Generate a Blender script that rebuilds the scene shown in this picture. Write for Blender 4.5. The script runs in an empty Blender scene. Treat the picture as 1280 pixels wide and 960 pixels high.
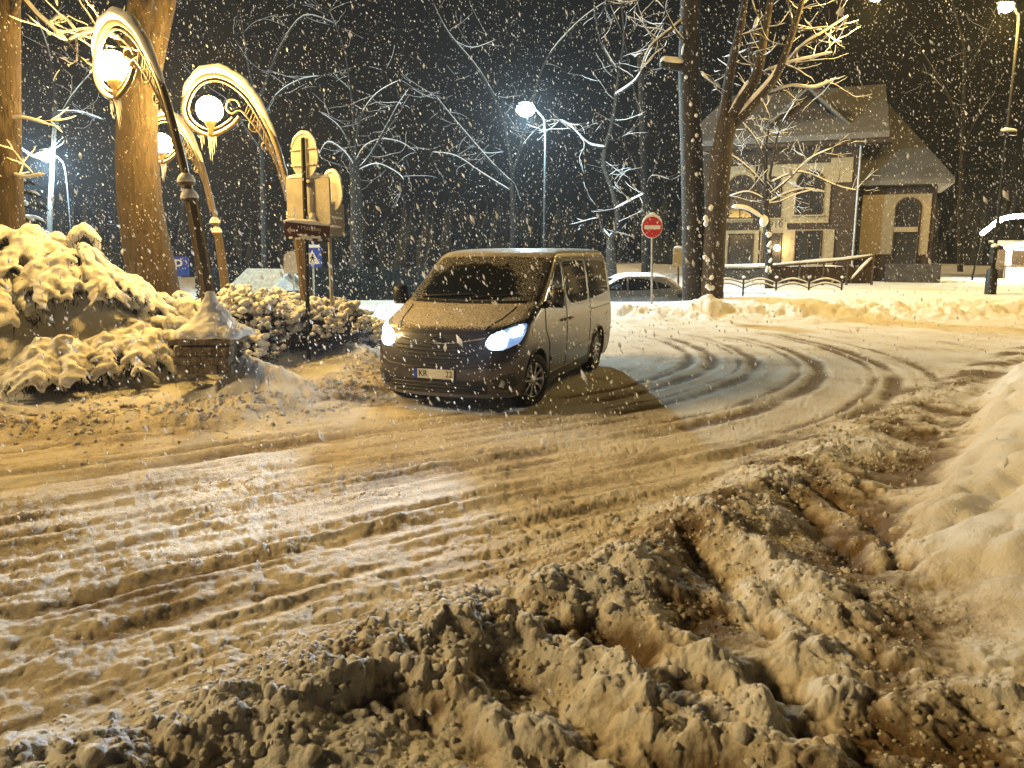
import bpy, bmesh, math, random
import numpy as np
from mathutils import Vector, Matrix
from mathutils.bvhtree import BVHTree
from mathutils.geometry import delaunay_2d_cdt

rng = np.random.default_rng(7)
random.seed(7)
SC = bpy.context.scene
COL = SC.collection
PI = math.pi
rad = math.radians

# ------------------------------------------------------------------ camera model (used to work out where things stand)
CAMH = 1.95
PITCH = math.atan((480 - 311) / 967.0)
cp, sp = math.cos(PITCH), math.sin(PITCH)

def ray(px, py):
    a = (px - 640) / 967.0
    v = (480 - py) / 967.0
    return a, cp + v * sp, -sp + v * cp

def G(px, py, z=0.0):
    a, b, c = ray(px, py)
    t = (z - CAMH) / c
    return Vector((a * t, b * t, z))

def P(px, py, y):
    a, b, c = ray(px, py)
    t = y / b
    return Vector((a * t, y, CAMH + c * t))

# ------------------------------------------------------------------ numpy noise
_perm = np.random.default_rng(3).permutation(256).astype(np.int32)
_perm = np.concatenate([_perm, _perm, _perm])
_ga = np.random.default_rng(5).uniform(0, 2 * np.pi, 256)
_gx, _gy = np.cos(_ga).astype(np.float32), np.sin(_ga).astype(np.float32)

def pn(x, y, seed=0):
    """gradient noise about -0.7..0.7"""
    x = np.asarray(x, dtype=np.float32) + np.float32(seed * 17.31)
    y = np.asarray(y, dtype=np.float32) + np.float32(seed * 9.77)
    xi = np.floor(x); yi = np.floor(y)
    xf = x - xi; yf = y - yi
    xi = xi.astype(np.int32) & 255; yi = yi.astype(np.int32) & 255
    u = xf * xf * xf * (xf * (xf * 6 - 15) + 10)
    v = yf * yf * yf * (yf * (yf * 6 - 15) + 10)
    def g(ix, iy, dx, dy):
        h = _perm[_perm[ix & 255] + (iy & 255)]
        return _gx[h] * dx + _gy[h] * dy
    a = g(xi, yi, xf, yf); b = g(xi + 1, yi, xf - 1, yf)
    c = g(xi, yi + 1, xf, yf - 1); d = g(xi + 1, yi + 1, xf - 1, yf - 1)
    return (a + u * (b - a)) + v * ((c + u * (d - c)) - (a + u * (b - a)))

def fbm(x, y, seed=0, o=4):
    s = 0; a = 1.0
    for i in range(o):
        s = s + a * pn(x, y, seed + i); x = x * 2.03; y = y * 2.03; a *= .5
    return s

def billow(x, y, seed=0, o=3, g=.5):
    s = 0; a = 1.0
    for i in range(o):
        s = s + a * np.abs(pn(x, y, seed + i)) * 1.6; x = x * 2.07; y = y * 2.07; a *= g
    return s

def worley(x, y, seed=0):
    x = np.asarray(x, dtype=np.float32) + np.float32(seed * 13.7)
    y = np.asarray(y, dtype=np.float32) + np.float32(seed * 5.3)
    xi = np.floor(x).astype(np.int32); yi = np.floor(y).astype(np.int32)
    best = np.full(x.shape, 9.0, np.float32)
    jx = np.random.default_rng(11 + seed).random(256).astype(np.float32)
    jy = np.random.default_rng(31 + seed).random(256).astype(np.float32)
    for dx in (-1, 0, 1):
        for dy in (-1, 0, 1):
            cx = xi + dx; cy = yi + dy
            h = _perm[_perm[cx & 255] + (cy & 255)]
            d = (cx + jx[h] - x) ** 2 + (cy + jy[h] - y) ** 2
            best = np.minimum(best, d)
    return np.sqrt(best)

def dome(x, y, seed=0):
    d = worley(x, y, seed)
    return np.maximum(0, 1 - (d / .92) ** 2) ** .85

def ss(a, b, x):
    t = np.clip((x - a) / (b - a), 0, 1)
    return t * t * (3 - 2 * t)

def polydist(x, y, pts):
    """distance to an open polyline, and sign (+ on its left)"""
    best = np.full(x.shape, 1e9, np.float32); sg = np.ones(x.shape, np.float32)
    for (ax, ay), (bx, by) in zip(pts[:-1], pts[1:]):
        ux, uy = bx - ax, by - ay; L = ux * ux + uy * uy
        t = np.clip(((x - ax) * ux + (y - ay) * uy) / L, 0, 1)
        qx = x - (ax + t * ux); qy = y - (ay + t * uy)
        d = qx * qx + qy * qy
        m = d < best
        best = np.where(m, d, best)
        sg = np.where(m, np.sign(ux * qy - uy * qx), sg)
    return np.sqrt(best), sg

def in_poly(x, y, pts):
    c = np.zeros(x.shape, bool); n = len(pts)
    for i in range(n):
        ax, ay = pts[i]; bx, by = pts[i - 1]
        if ay == by: continue
        c ^= ((ay > y) != (by > y)) & (x < (bx - ax) * (y - ay) / (by - ay) + ax)
    return np.where(c, 1.0, -1.0).astype(np.float32)

def catmull(pts, n=8):
    pts = [Vector(p) for p in pts]
    out = []
    for i in range(len(pts) - 1):
        p0 = pts[max(i - 1, 0)]; p1 = pts[i]; p2 = pts[i + 1]; p3 = pts[min(i + 2, len(pts) - 1)]
        for k in range(n):
            t = k / n
            out.append(.5 * ((2 * p1) + (p2 - p0) * t + (2 * p0 - 5 * p1 + 4 * p2 - p3) * t * t + (3 * p1 - p0 - 3 * p2 + p3) * t ** 3))
    out.append(pts[-1])
    return out

# ------------------------------------------------------------------ materials
def new_mat(name):
    m = bpy.data.materials.new(name); m.use_nodes = True
    nt = m.node_tree
    return m, nt, nt.nodes['Principled BSDF']

def N(nt, t, **kw):
    n = nt.nodes.new(t)
    for k, v in kw.items():
        if k in ('operation', 'blend_type', 'data_type', 'attribute_name', 'noise_dimensions', 'feature', 'sky_type', 'sun_disc', 'sun_elevation', 'sun_rotation', 'interpolation_type', 'clamp'):
            setattr(n, k, v)
        else:
            n.inputs[k].default_value = v
    return n

def ramp(nt, fac, a, b, c0=(0, 0, 0, 1), c1=(1, 1, 1, 1)):
    r = nt.nodes.new('ShaderNodeMapRange'); r.interpolation_type = 'SMOOTHSTEP'
    r.inputs[1].default_value = a; r.inputs[2].default_value = b
    nt.links.new(fac, r.inputs[0])
    return r.outputs[0]

def mixc(nt, fac, a, b):
    m = nt.nodes.new('ShaderNodeMix'); m.data_type = 'RGBA'
    for sock, v in ((m.inputs[0], fac), (m.inputs[6], a), (m.inputs[7], b)):
        if hasattr(v, 'is_output'): nt.links.new(v, sock)
        elif isinstance(v, (int, float)): sock.default_value = v
        else: sock.default_value = (*v[:3], 1)
    return m.outputs[2]

def c4(c): return (c[0], c[1], c[2], 1)

def simple(name, col, rough=.6, metal=0.0, var=.25, scale=8.0, bump=0.0, bscale=40.0, coat=0.0):
    m, nt, b = new_mat(name)
    tc = nt.nodes.new('ShaderNodeTexCoord')
    n = N(nt, 'ShaderNodeTexNoise', Scale=scale, Detail=5.0, Roughness=.6)
    nt.links.new(tc.outputs['Object'], n.inputs['Vector'])
    f = ramp(nt, n.outputs[0], .3, .7)
    lo = tuple(c * (1 - var) for c in col); hi = tuple(min(1, c * (1 + var)) for c in col)
    nt.links.new(mixc(nt, f, lo, hi), b.inputs['Base Color'])
    b.inputs['Roughness'].default_value = rough; b.inputs['Metallic'].default_value = metal
    if coat: b.inputs['Coat Weight'].default_value = coat; b.inputs['Coat Roughness'].default_value = .08
    if bump:
        n2 = N(nt, 'ShaderNodeTexNoise', Scale=bscale, Detail=4.0)
        nt.links.new(tc.outputs['Object'], n2.inputs['Vector'])
        bp = N(nt, 'ShaderNodeBump', Strength=bump, Distance=.02)
        nt.links.new(n2.outputs[0], bp.inputs['Height']); nt.links.new(bp.outputs[0], b.inputs['Normal'])
    return m

def emit(name, col, strength):
    m, nt, b = new_mat(name)
    b.inputs['Base Color'].default_value = c4((.8, .8, .8))
    b.inputs['Emission Color'].default_value = c4(col)
    b.inputs['Emission Strength'].default_value = strength
    return m

def dusted(name, base_fn, amount=.5, grain=60.0, lo=.35, hi=.75, snowc=(.78, .78, .8)):
    """a surface with loose snow lying where it faces up"""
    m, nt, b = new_mat(name)
    tc = nt.nodes.new('ShaderNodeTexCoord')
    base_fn(nt, b, tc)
    geo = nt.nodes.new('ShaderNodeNewGeometry')
    sep = nt.nodes.new('ShaderNodeSeparateXYZ'); nt.links.new(geo.outputs['Normal'], sep.inputs[0])
    n = N(nt, 'ShaderNodeTexNoise', Scale=grain, Detail=6.0, Roughness=.7)
    nt.links.new(tc.outputs['Object'], n.inputs['Vector'])
    up = ramp(nt, sep.outputs[2], lo, hi)
    ma = N(nt, 'ShaderNodeMath', operation='MULTIPLY_ADD'); nt.links.new(up, ma.inputs[0]); ma.inputs[1].default_value = .45
    nt.links.new(n.outputs[0], ma.inputs[2])
    fac = ramp(nt, ma.outputs[0], 1.08 - amount, 1.30 - amount)
    old = b.inputs['Base Color'].links[0].from_socket if b.inputs['Base Color'].links else tuple(b.inputs['Base Color'].default_value)
    nt.links.new(mixc(nt, fac, old, snowc), b.inputs['Base Color'])
    r0 = b.inputs['Roughness'].default_value
    mr = nt.nodes.new('ShaderNodeMix'); mr.inputs[2].default_value = r0; mr.inputs[3].default_value = .8
    nt.links.new(fac, mr.inputs[0]); nt.links.new(mr.outputs[0], b.inputs['Roughness'])
    bp = N(nt, 'ShaderNodeBump', Strength=.5, Distance=.01)
    mul = N(nt, 'ShaderNodeMath', operation='MULTIPLY'); nt.links.new(n.outputs[0], mul.inputs[0]); nt.links.new(fac, mul.inputs[1])
    nt.links.new(mul.outputs[0], bp.inputs['Height']); nt.links.new(bp.outputs[0], b.inputs['Normal'])
    return m

def snow_mat(name, col=(.8, .8, .82), grain=55.0, strength=.35):
    m, nt, b = new_mat(name)
    tc = nt.nodes.new('ShaderNodeTexCoord')
    n = N(nt, 'ShaderNodeTexNoise', Scale=5.0, Detail=4.0)
    nt.links.new(tc.outputs['Object'], n.inputs['Vector'])
    f = ramp(nt, n.outputs[0], .3, .7)
    nt.links.new(mixc(nt, f, tuple(c * .9 for c in col), col), b.inputs['Base Color'])
    b.inputs['Roughness'].default_value = .75
    b.inputs['Specular IOR Level'].default_value = .2
    n2 = N(nt, 'ShaderNodeTexNoise', Scale=grain, Detail=5.0, Roughness=.65)
    nt.links.new(tc.outputs['Object'], n2.inputs['Vector'])
    bp = N(nt, 'ShaderNodeBump', Strength=strength, Distance=.02)
    nt.links.new(n2.outputs[0], bp.inputs['Height']); nt.links.new(bp.outputs[0], b.inputs['Normal'])
    return m

M = {}
M['snow'] = snow_mat('snow')
def bark_mat(name, lo, hi):
    m, nt, b = new_mat(name)
    tc = nt.nodes.new('ShaderNodeTexCoord'); mp = nt.nodes.new('ShaderNodeMapping'); mp.inputs['Scale'].default_value = (1, 1, .22)
    nt.links.new(tc.outputs['Object'], mp.inputs[0])
    n = N(nt, 'ShaderNodeTexNoise', Scale=17.0, Detail=7.0, Roughness=.68, Distortion=.6); nt.links.new(mp.outputs[0], n.inputs['Vector'])
    n2 = N(nt, 'ShaderNodeTexNoise', Scale=1.6, Detail=3.0); nt.links.new(tc.outputs['Object'], n2.inputs['Vector'])
    f = ramp(nt, n.outputs[0], .36, .66)
    c = mixc(nt, f, lo, hi)
    g = ramp(nt, n2.outputs[0], .35, .7)
    nt.links.new(mixc(nt, g, c, tuple((a * .4 + h * .35) for a, h in zip(lo, hi))), b.inputs['Base Color'])
    b.inputs['Roughness'].default_value = .9
    bp = N(nt, 'ShaderNodeBump', Strength=1.0, Distance=.05)
    nt.links.new(n.outputs[0], bp.inputs['Height']); nt.links.new(bp.outputs[0], b.inputs['Normal'])
    return m
M['bark'] = bark_mat('bark', (.024, .017, .011), (.092, .068, .045))
M['bark_plain'] = simple('bark', (.085, .062, .042), .9, var=.55, scale=5, bump=1.0, bscale=16)
M['bark_dark'] = simple('bark_dark', (.022, .017, .012), .9, var=.5, scale=9, bump=.8, bscale=22)
M['twig'] = simple('twig', (.06, .045, .03), .9)
M['foliage'] = simple('needle_foliage', (.018, .022, .014), .8, var=.5, scale=14)
M['leaf'] = simple('shrub_leaf', (.085, .065, .03), .8, var=.5, scale=14)
M['iron'] = dusted('lamp_iron', lambda nt, b, tc: (setattr(b.inputs['Base Color'], 'default_value', (.11, .08, .045, 1)), setattr(b.inputs['Roughness'], 'default_value', .5), setattr(b.inputs['Metallic'], 'default_value', .15)), .35, 30)
M['dark_metal'] = simple('dark_metal', (.025, .025, .025), .5, .3)
M['galv'] = simple('galvanised_steel', (.32, .32, .32), .5, .5, var=.2)
M['sign_back'] = simple('sign_back', (.36, .34, .31), .55, .1, var=.12, scale=5)
M['white_paint'] = simple('white_paint', (.75, .75, .75), .5, var=.08)
M['red_paint'] = simple('red_sign_face', (.55, .02, .02), .45, var=.1)
M['blue_paint'] = simple('blue_sign_face', (.02, .07, .5), .45, var=.1)
M['brown_sign'] = simple('brown_sign_face', (.09, .03, .022), .5, var=.25)
M['black'] = simple('black_plastic', (.012, .012, .013), .45, var=.2)
M['rubber'] = simple('tyre_rubber', (.018, .018, .018), .85, var=.3, bump=.4)
M['chrome'] = simple('chrome_trim', (.6, .6, .6), .18, 1.0, var=.05)
M['rim'] = simple('wheel_rim', (.5, .5, .5), .35, .7, var=.15)
M['stone'] = simple('stone', (.20, .17, .12), .9, var=.5, scale=12, bump=.7)
M['wood'] = simple('wood_rail', (.06, .04, .022), .8, var=.4, scale=6)

# ------------------------------------------------------------------ mesh collecting
class MB:
    def __init__(s): s.v = []; s.f = []
    def add(s, vs, fs):
        o = len(s.v); s.v.extend([tuple(p) for p in vs]); s.f.extend([tuple(i + o for i in f) for f in fs]); return s
    def box(s, c, d, rot=None):
        hx, hy, hz = d[0] / 2, d[1] / 2, d[2] / 2
        vs = [Vector((x, y, z)) for x in (-hx, hx) for y in (-hy, hy) for z in (-hz, hz)]
        if rot is not None: vs = [rot @ v for v in vs]
        vs = [v + Vector(c) for v in vs]
        return s.add(vs, [(0, 1, 3, 2), (4, 6, 7, 5), (0, 4, 5, 1), (2, 3, 7, 6), (0, 2, 6, 4), (1, 5, 7, 3)])
    def tube(s, pts, r, n=8, cap=True, sq=None):
        pts = [Vector(p) for p in pts]
        if not hasattr(r, '__len__'): r = [r] * len(pts)
        T = []
        for i in range(len(pts)):
            d = pts[min(i + 1, len(pts) - 1)] - pts[max(i - 1, 0)]
            T.append(d.normalized() if d.length > 1e-9 else Vector((0, 0, 1)))
        up = Vector((0, 0, 1)) if abs(T[0].z) < .9 else Vector((1, 0, 0))
        a = T[0].cross(up).normalized()
        vs = []
        for i, p in enumerate(pts):
            a = a - T[i] * a.dot(T[i])
            a = a.normalized() if a.length > 1e-6 else T[i].orthogonal().normalized()
            b = T[i].cross(a)
            for k in range(n):
                t = 2 * PI * k / n
                vs.append(p + (a * math.cos(t) + b * math.sin(t) * (sq or 1)) * r[i])
        fs = []
        for i in range(len(pts) - 1):
            for k in range(n):
                k2 = (k + 1) % n
                fs.append((i * n + k, i * n + k2, (i + 1) * n + k2, (i + 1) * n + k))
        if cap:
            fs.append(tuple(range(n))[::-1]); fs.append(tuple((len(pts) - 1) * n + k for k in range(n)))
        return s.add(vs, fs)
    def lathe(s, prof, n=24, c=(0, 0, 0), M4=None, cap=True):
        vs = []; fs = []
        for r, z in prof:
            for k in range(n):
                t = 2 * PI * k / n
                v = Vector((r * math.cos(t), r * math.sin(t), z))
                if M4 is not None: v = M4 @ v
                vs.append(v + Vector(c))
        m = len(prof)
        for i in range(m - 1):
            for k in range(n):
                k2 = (k + 1) % n
                fs.append((i * n + k, i * n + k2, (i + 1) * n + k2, (i + 1) * n + k))
        if cap: fs.append(tuple(range(n))[::-1]); fs.append(tuple((m - 1) * n + k for k in range(n)))
        return s.add(vs, fs)
    def prism(s, poly, origin, ax, ay, t):
        """flat polygon in the plane origin+ax*u+ay*v thickened by t along ax x ay"""
        ax = Vector(ax); ay = Vector(ay); nrm = ax.cross(ay).normalized(); o = Vector(origin)
        n = len(poly)
        vs = [o + ax * u + ay * v for u, v in poly] + [o + ax * u + ay * v + nrm * t for u, v in poly]
        fs = [tuple(range(n))[::-1], tuple(range(n, 2 * n))] + [(i, (i + 1) % n, n + (i + 1) % n, n + i) for i in range(n)]
        return s.add(vs, fs)
    def blob(s, c, r, seed=0, amp=.2, sub=2, freq=1.2):
        bm = bmesh.new(); bmesh.ops.create_icosphere(bm, subdivisions=sub, radius=1)
        if not hasattr(r, '__len__'): r = (r, r, r)
        vs = np.array([v.co[:] for v in bm.verts])
        d = 1 + amp * (pn(vs[:, 0] * freq + vs[:, 2], vs[:, 1] * freq - vs[:, 2] * .7, seed) + .5 * pn(vs[:, 0] * freq * 2.3 - vs[:, 2] * 2, vs[:, 1] * freq * 2.3 + vs[:, 2], seed + 3)) * 1.6
        vs = vs * d[:, None] * np.array(r) + np.array(c)
        fs = [tuple(v.index for v in f.verts) for f in bm.faces]
        bm.free()
        return s.add(vs.tolist(), fs)
    def mesh(s, name, smooth=True, angle=40):
        me = bpy.data.meshes.new(name); me.from_pydata(s.v, [], s.f); me.update()
        bm = bmesh.new(); bm.from_mesh(me); bmesh.ops.recalc_face_normals(bm, faces=bm.faces); bm.to_mesh(me); bm.free()
        if smooth:
            me.shade_smooth()
            if angle < 180: me.set_sharp_from_angle(angle=rad(angle))
        return me
    def build(s, name, mat, parent=None, smooth=True, angle=40):
        return link(name, s.mesh(name, smooth, angle), mat, parent)

def link(name, me, mat, parent=None):
    o = bpy.data.objects.new(name, me); COL.objects.link(o)
    if mat is not None: me.materials.append(mat)
    if parent is not None: o.parent = parent
    return o

def tag(o, label=None, cat=None, group=None, kind=None):
    if label: o['label'] = label
    if cat: o['category'] = cat
    if group: o['group'] = group
    if kind: o['kind'] = kind
    return o

def thing(name, label, cat, loc=(0, 0, 0), rz=0.0, group=None):
    o = bpy.data.objects.new(name, None); COL.objects.link(o)
    o.empty_display_size = .2
    o.location = loc; o.rotation_euler = (0, 0, rz)
    return tag(o, label, cat, group)

def copy_tree(o, parent=None):
    c = o.copy(); COL.objects.link(c)
    if parent is not None: c.parent = parent
    for ch in list(o.children): copy_tree(ch, c)
    return c

def np_mesh(name, V, F, mat, parent=None, smooth=True):
    V = np.asarray(V, np.float32); F = np.asarray(F, np.int32)
    me = bpy.data.meshes.new(name)
    k = F.shape[1]
    me.vertices.add(len(V)); me.vertices.foreach_set('co', V.ravel())
    me.loops.add(F.size); me.loops.foreach_set('vertex_index', F.ravel())
    me.polygons.add(len(F)); me.polygons.foreach_set('loop_start', np.arange(0, F.size, k, dtype=np.int32))
    me.update(calc_edges=True)
    if smooth: me.shade_smooth()
    return link(name, me, mat, parent)

def text_mesh(body, size, depth=.004, font_scale_x=1.0):
    cu = bpy.data.curves.new('lettering', 'FONT'); cu.body = body; cu.size = size; cu.extrude = depth / 2
    cu.align_x = 'CENTER'; cu.align_y = 'CENTER'; cu.resolution_u = 3
    o = bpy.data.objects.new('lettering', cu); COL.objects.link(o)
    dg = bpy.context.evaluated_depsgraph_get()
    me = bpy.data.meshes.new_from_object(o.evaluated_get(dg))
    bpy.data.objects.remove(o); bpy.data.curves.remove(cu)
    for v in me.vertices: v.co.x *= font_scale_x
    return me
# ------------------------------------------------------------------ the snow-covered ground, one sheet
def gxy(px, py, z=0.0):
    g = G(px, py, z); return (g.x, g.y)

LEFT_EDGE = [(-60, 6.6), (-14, 7.6), gxy(-130, 537), gxy(0, 530), gxy(200, 519), gxy(330, 500), gxy(420, 487), gxy(473, 474), (-2.25, 13.2), (-2.6, 15.5), (-4.5, 18.5), (-60, 20)]
LEFT_EDGE = [tuple(p) for p in catmull(LEFT_EDGE, 5)]
BERM = [gxy(1420, 398), gxy(1300, 428, .1), gxy(1180, 482, .1), gxy(1080, 532, .1), gxy(980, 592, .1), gxy(860, 655, .1), gxy(740, 722, .1), gxy(620, 770, .1), gxy(480, 815, .1), gxy(300, 880, .1), gxy(0, 1000, .1), (-6, 1.2)]
BERM = [tuple(p) for p in catmull(BERM, 4)]
HEAP = [(9.5, 13.5), gxy(1262, 455, .2), gxy(1195, 520, .2), gxy(1140, 590, .2), gxy(1150, 660, .2), gxy(1195, 715, .2), gxy(1270, 790, .2), (2.6, 2.4), (2.9, 1.0), (3.5, -2)]
HEAP = [tuple(p) for p in catmull(HEAP, 4)]
_pA, _pB = Vector(gxy(600, 640)), Vector(gxy(950, 560))
TDIR = (_pB - _pA).normalized(); TN = Vector((-TDIR.y, TDIR.x)); TP0 = _pB
TR = 9.4; TC = TP0 + TN * TR
TA0 = math.atan2((TP0 - TC).y, (TP0 - TC).x)
_rr = np.random.default_rng(21)
RUTS = [(0.0, .05, .11, 1.0), (.27, .03, .06, .7), (1.05, .045, .11, 1.0), (1.36, .025, .07, .6), (2.05, .045, .11, 1.0), (2.30, .02, .05, .6), (2.75, .045, .11, 1.0), (3.15, .035, .09, .8), (-.55, .03, .08, .7)]
for s0 in np.arange(-4.6, 5.2, .19):
    RUTS.append((s0 + _rr.uniform(-.09, .09), _rr.uniform(.006, .030), _rr.uniform(.022, .075), 0.0))
# (pixel polyline, height, width): chunks and ridges ploughed up in front
RIDGES = [([(330, 880), (420, 862), (500, 838), (575, 872), (640, 905)], .19, .15), ([(470, 800), (560, 775), (625, 800)], .10, .10),
          ([(585, 800), (650, 790), (720, 822), (800, 880), (880, 915), (980, 950)], .24, .17), ([(690, 735), (770, 705), (830, 735)], .12, .11),
          ([(800, 775), (880, 815), (950, 868)], .15, .11), ([(880, 650), (960, 690), (1040, 750), (1110, 800)], .17, .15),
          ([(0, 935), (60, 930), (130, 960)], .16, .14), ([(960, 880), (1060, 860), (1180, 870)], .12, .12), ([(1000, 800), (1100, 830), (1240, 850)], .11, .14),
          ([(200, 930), (330, 915), (420, 950)], .13, .13)]
TRENCHES = [([(850, 660), (900, 715), (955, 768)], .13, .10), ([(985, 605), (1040, 650), (1090, 690)], .12, .12), ([(640, 755), (672, 770), (690, 800)], .14, .09),
            ([(1010, 600), (1100, 640), (1130, 690)], .10, .08), ([(960, 830), (1000, 870), (1010, 905)], .15, .09), ([(520, 870), (600, 905), (720, 940)], .10, .10),
            ([(760, 800), (830, 850), (900, 890)], .12, .09)]

def tcoords(x, y):
    px, py = x - TP0.x, y - TP0.y
    tl = px * TDIR.x + py * TDIR.y
    sl = px * TN.x + py * TN.y
    dx, dy = x - TC.x, y - TC.y
    r = np.sqrt(dx * dx + dy * dy)
    ang = np.arctan2(dy, dx) - TA0
    arc = (tl > 0)
    s = np.where(arc, TR - r, sl); t = np.where(arc, TR * ang, tl)
    return s, t, arc

VAN_F, VAN_R = Vector((-.59, 9.95)), Vector((.49, 12.85))

def ground(x, y, detail=True):
    """height and dirt with painted shade of the ground at world x, y"""
    x = np.asarray(x, np.float32); y = np.asarray(y, np.float32)
    near = (np.hypot(x, y) < 45)
    # --- left bank
    dl, _ = polydist(x, y, LEFT_EDGE); sgl = in_poly(x, y, LEFT_EDGE)
    el = dl * sgl                                   # left of the edge (walking to the right, then away) = bank
    wob = .18 * pn(x * .9, y * .9, 40) + .10 * pn(x * 2.6, y * 2.6, 41)
    e1 = el + wob
    hl = .16 * ss(-.1, .35, e1) + .06 * ss(.4, .8, e1) + .20 * ss(.85, 1.25, e1 + .5 * wob) + .30 * ss(1.2, 3.6, e1)
    hl += .05 * fbm(x * 1.1, y * 1.1, 44, 3) * ss(.3, 1.5, e1)
    hl *= 1 - ss(4.5, 9.0, el) * 1.9
    inl = ss(-.05, .2, e1)
    berm_l = np.exp(-((el + .62 + .3 * pn(x * .8, y * .8, 42)) / .55) ** 2)
    # --- far bank
    eb = y - 20.9 - .25 * pn(x * .5, y * .5, 50) - .04 * np.maximum(0, -x)
    xl = ss(-1.5, 3.2, x)
    hf = (.30 + .20 * ss(4.5, 8, x)) * ss(-.1, 2.6, eb) * xl
    drop = ss(3.6, 6.2, eb) * (1 - ss(7.0, 9.5, x))
    hf = hf * (1 - drop) - .5 * drop
    hf = np.where(x < 3.2, np.where(eb > 3, hf, hf), hf)
    far_left = ss(19, 27, y) * (1 - ss(-2, 2.5, x))
    hf = hf * (1 - far_left) - .5 * far_left
    inf_ = ss(-.1, .3, eb) * xl
    # --- right heap and the slush field in front of the camera
    dh, _ = polydist(x, y, HEAP); sgh = in_poly(x, y, HEAP + [(60, -2), (60, 13.5)])
    eh = dh * sgh + .22 * pn(x * 1.1, y * 1.1, 60)
    hh = .95 * ss(-.15, 2.3, eh) ** .85
    inh = ss(-.1, .35, eh)
    db, _ = polydist(x, y, BERM); sgb = in_poly(x, y, BERM + [(-6, -30), (80, -30), (80, BERM[0][1])])
    dbs = db * sgb                                   # + on the camera's side
    ebn = -dbs + .25 * pn(x * 1.3, y * 1.3, 70)
    inz = ss(-.25, .45, -ebn) * (y < 16) * (1 - inl)
    berm = np.exp(-((ebn) / .32) ** 2) * (y < 17) * (1 - inl)
    # --- road
    s, t, arc = tcoords(x, y)
    sw = s + .10 * pn(t * .25, s * .2, 80) + .03 * pn(t * .9, s * .5, 81)
    road = (1 - inl) * (1 - inh) * (1 - inf_)
    line = 1 - ss(-1.0, 2.5, t)
    nearrut = ss(11.5, 5.0, y) if False else 1 - ss(5.0, 11.0, y)
    hr = np.zeros_like(x); rutd = np.zeros_like(x)
    arcfade = 1 - ss(8.5, 13.5, t)
    for i, (s0, d, w, a) in enumerate(RUTS):
        ds = np.abs(sw - s0)
        m = ds < 4 * w
        if not m.any(): continue
        k = np.zeros_like(x)
        mod = np.clip((.75 if a > .5 else .5) + (.9 if a > .5 else 1.9) * pn(t[m] * (.8 if a > .5 else .45), np.full(m.sum(), i * 3.7), 83), 0, 1.5)
        amp = np.where(arc[m], a * arcfade[m], np.where(a > 0, 1.0, line[m])) * mod
        q = ds[m]
        k[m] = amp * (-d * np.exp(-(q / w) ** 2) + .75 * d * np.exp(-((q - 1.9 * w) / (.7 * w)) ** 2))
        hr += k * (.50 + .15 * nearrut)
        kk = np.zeros_like(x); kk[m] = amp * np.exp(-(q / w) ** 2)
        rutd = np.maximum(rutd, kk * np.where(arc, 1.9, .55) * (.7 + .6 * np.clip(pn(x * 7, y * 7, 84) + .3, 0, 1)))
    h = hl * (1 - inf_) + hf
    dirt_shade = np.zeros_like(x)
    if detail:
        st = pn(t * .5, sw * 5.0, 90) * .014 + pn(t * 1.3, sw * 11.0, 91) * .012
        hr += st * (.45 + 1.0 * nearrut) * line
        hr += .012 * fbm(x * 2.2, y * 2.2, 92, 3) + .016 * (billow(x * 7, y * 7, 93, 5, .62) - .5) * (.35 + .9 * ss(-.2, .5, fbm(x * .8, y * .8, 94, 2)))
        crumb = np.maximum(0, dome(x * 7.5, y * 7.5, 86) - .55) * ss(.0, .5, pn(x * .9, y * .9, 85) + .25 * nearrut)
        hr += .026 * crumb + .02 * np.maximum(0, dome(x * 19, y * 19, 88) - .45) * ss(-.3, .4, pn(x * 1.6, y * 1.6, 66))
        # near the left foreground the ruts break up into loose slush
        loose = (1 - ss(3.2, 6.5, y)) * road
        hr += loose * (.035 * (billow(t * .9, sw * 3.2, 95, 3) - .5) + .02 * dome(x * 7, y * 7, 96) + .010 * dome(x * 17, y * 17, 97))
        # slush field
        q1 = x * .38 - y * .92; q2 = x * .92 + y * .38
        wx = x + .10 * pn(x * 3, y * 3, 100); wy = y + .10 * pn(x * 3, y * 3, 101)
        ux_, uy_ = wx + .035 * pn(x * 9, y * 9, 98), wy + .035 * pn(x * 9, y * 9, 99)
        dm = dome(ux_ * 4.6, uy_ * 4.6, 106)
        clod = billow(ux_ * 1.9, uy_ * 1.9, 104, 5, .50) - .5
        d2 = dome(ux_ * 9, uy_ * 9, 107); d3 = dome(x * 19 + .3 * pn(x * 30, y * 30, 97), y * 19, 108)
        rough = .22 + .95 * ss(-.25, .4, fbm(x * 1.2, y * 1.2, 87, 2))
        sl = .07 * fbm(q1 * .9, q2 * 1.9, 102, 2) + rough * (.055 * clod + .045 * dm + .026 * d2 * (.35 + .8 * dm) + .024 * (billow(x * 5.5, y * 5.5, 89, 3, .5) - .5)) + .010 * d3 * (.5 + .6 * d2) + .005 * dome(x * 38, y * 38, 109)
        far_s = 1 - .55 * ss(5, 10, y)
        hs = (.03 + sl * .9) * inz * far_s * (1 - .75 * inh)
        hs += berm * (.04 + .07 * dome(wx * 3.2, wy * 3.2, 110) + .05 * dome(wx * 8, wy * 8, 111) + .02 * dome(x * 18, y * 18, 113)) * far_s * (1 - inh)
        nearm = (np.hypot(x, y) < 9)
        xn, yn = x[nearm], y[nearm]
        xw = xn + .09 * pn(xn * 4, yn * 4, 112) + .04 * pn(xn * 11, yn * 11, 113); yw = yn + .09 * pn(xn * 4, yn * 4, 114) + .04 * pn(xn * 11, yn * 11, 115)
        extra = np.zeros_like(xn)
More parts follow.
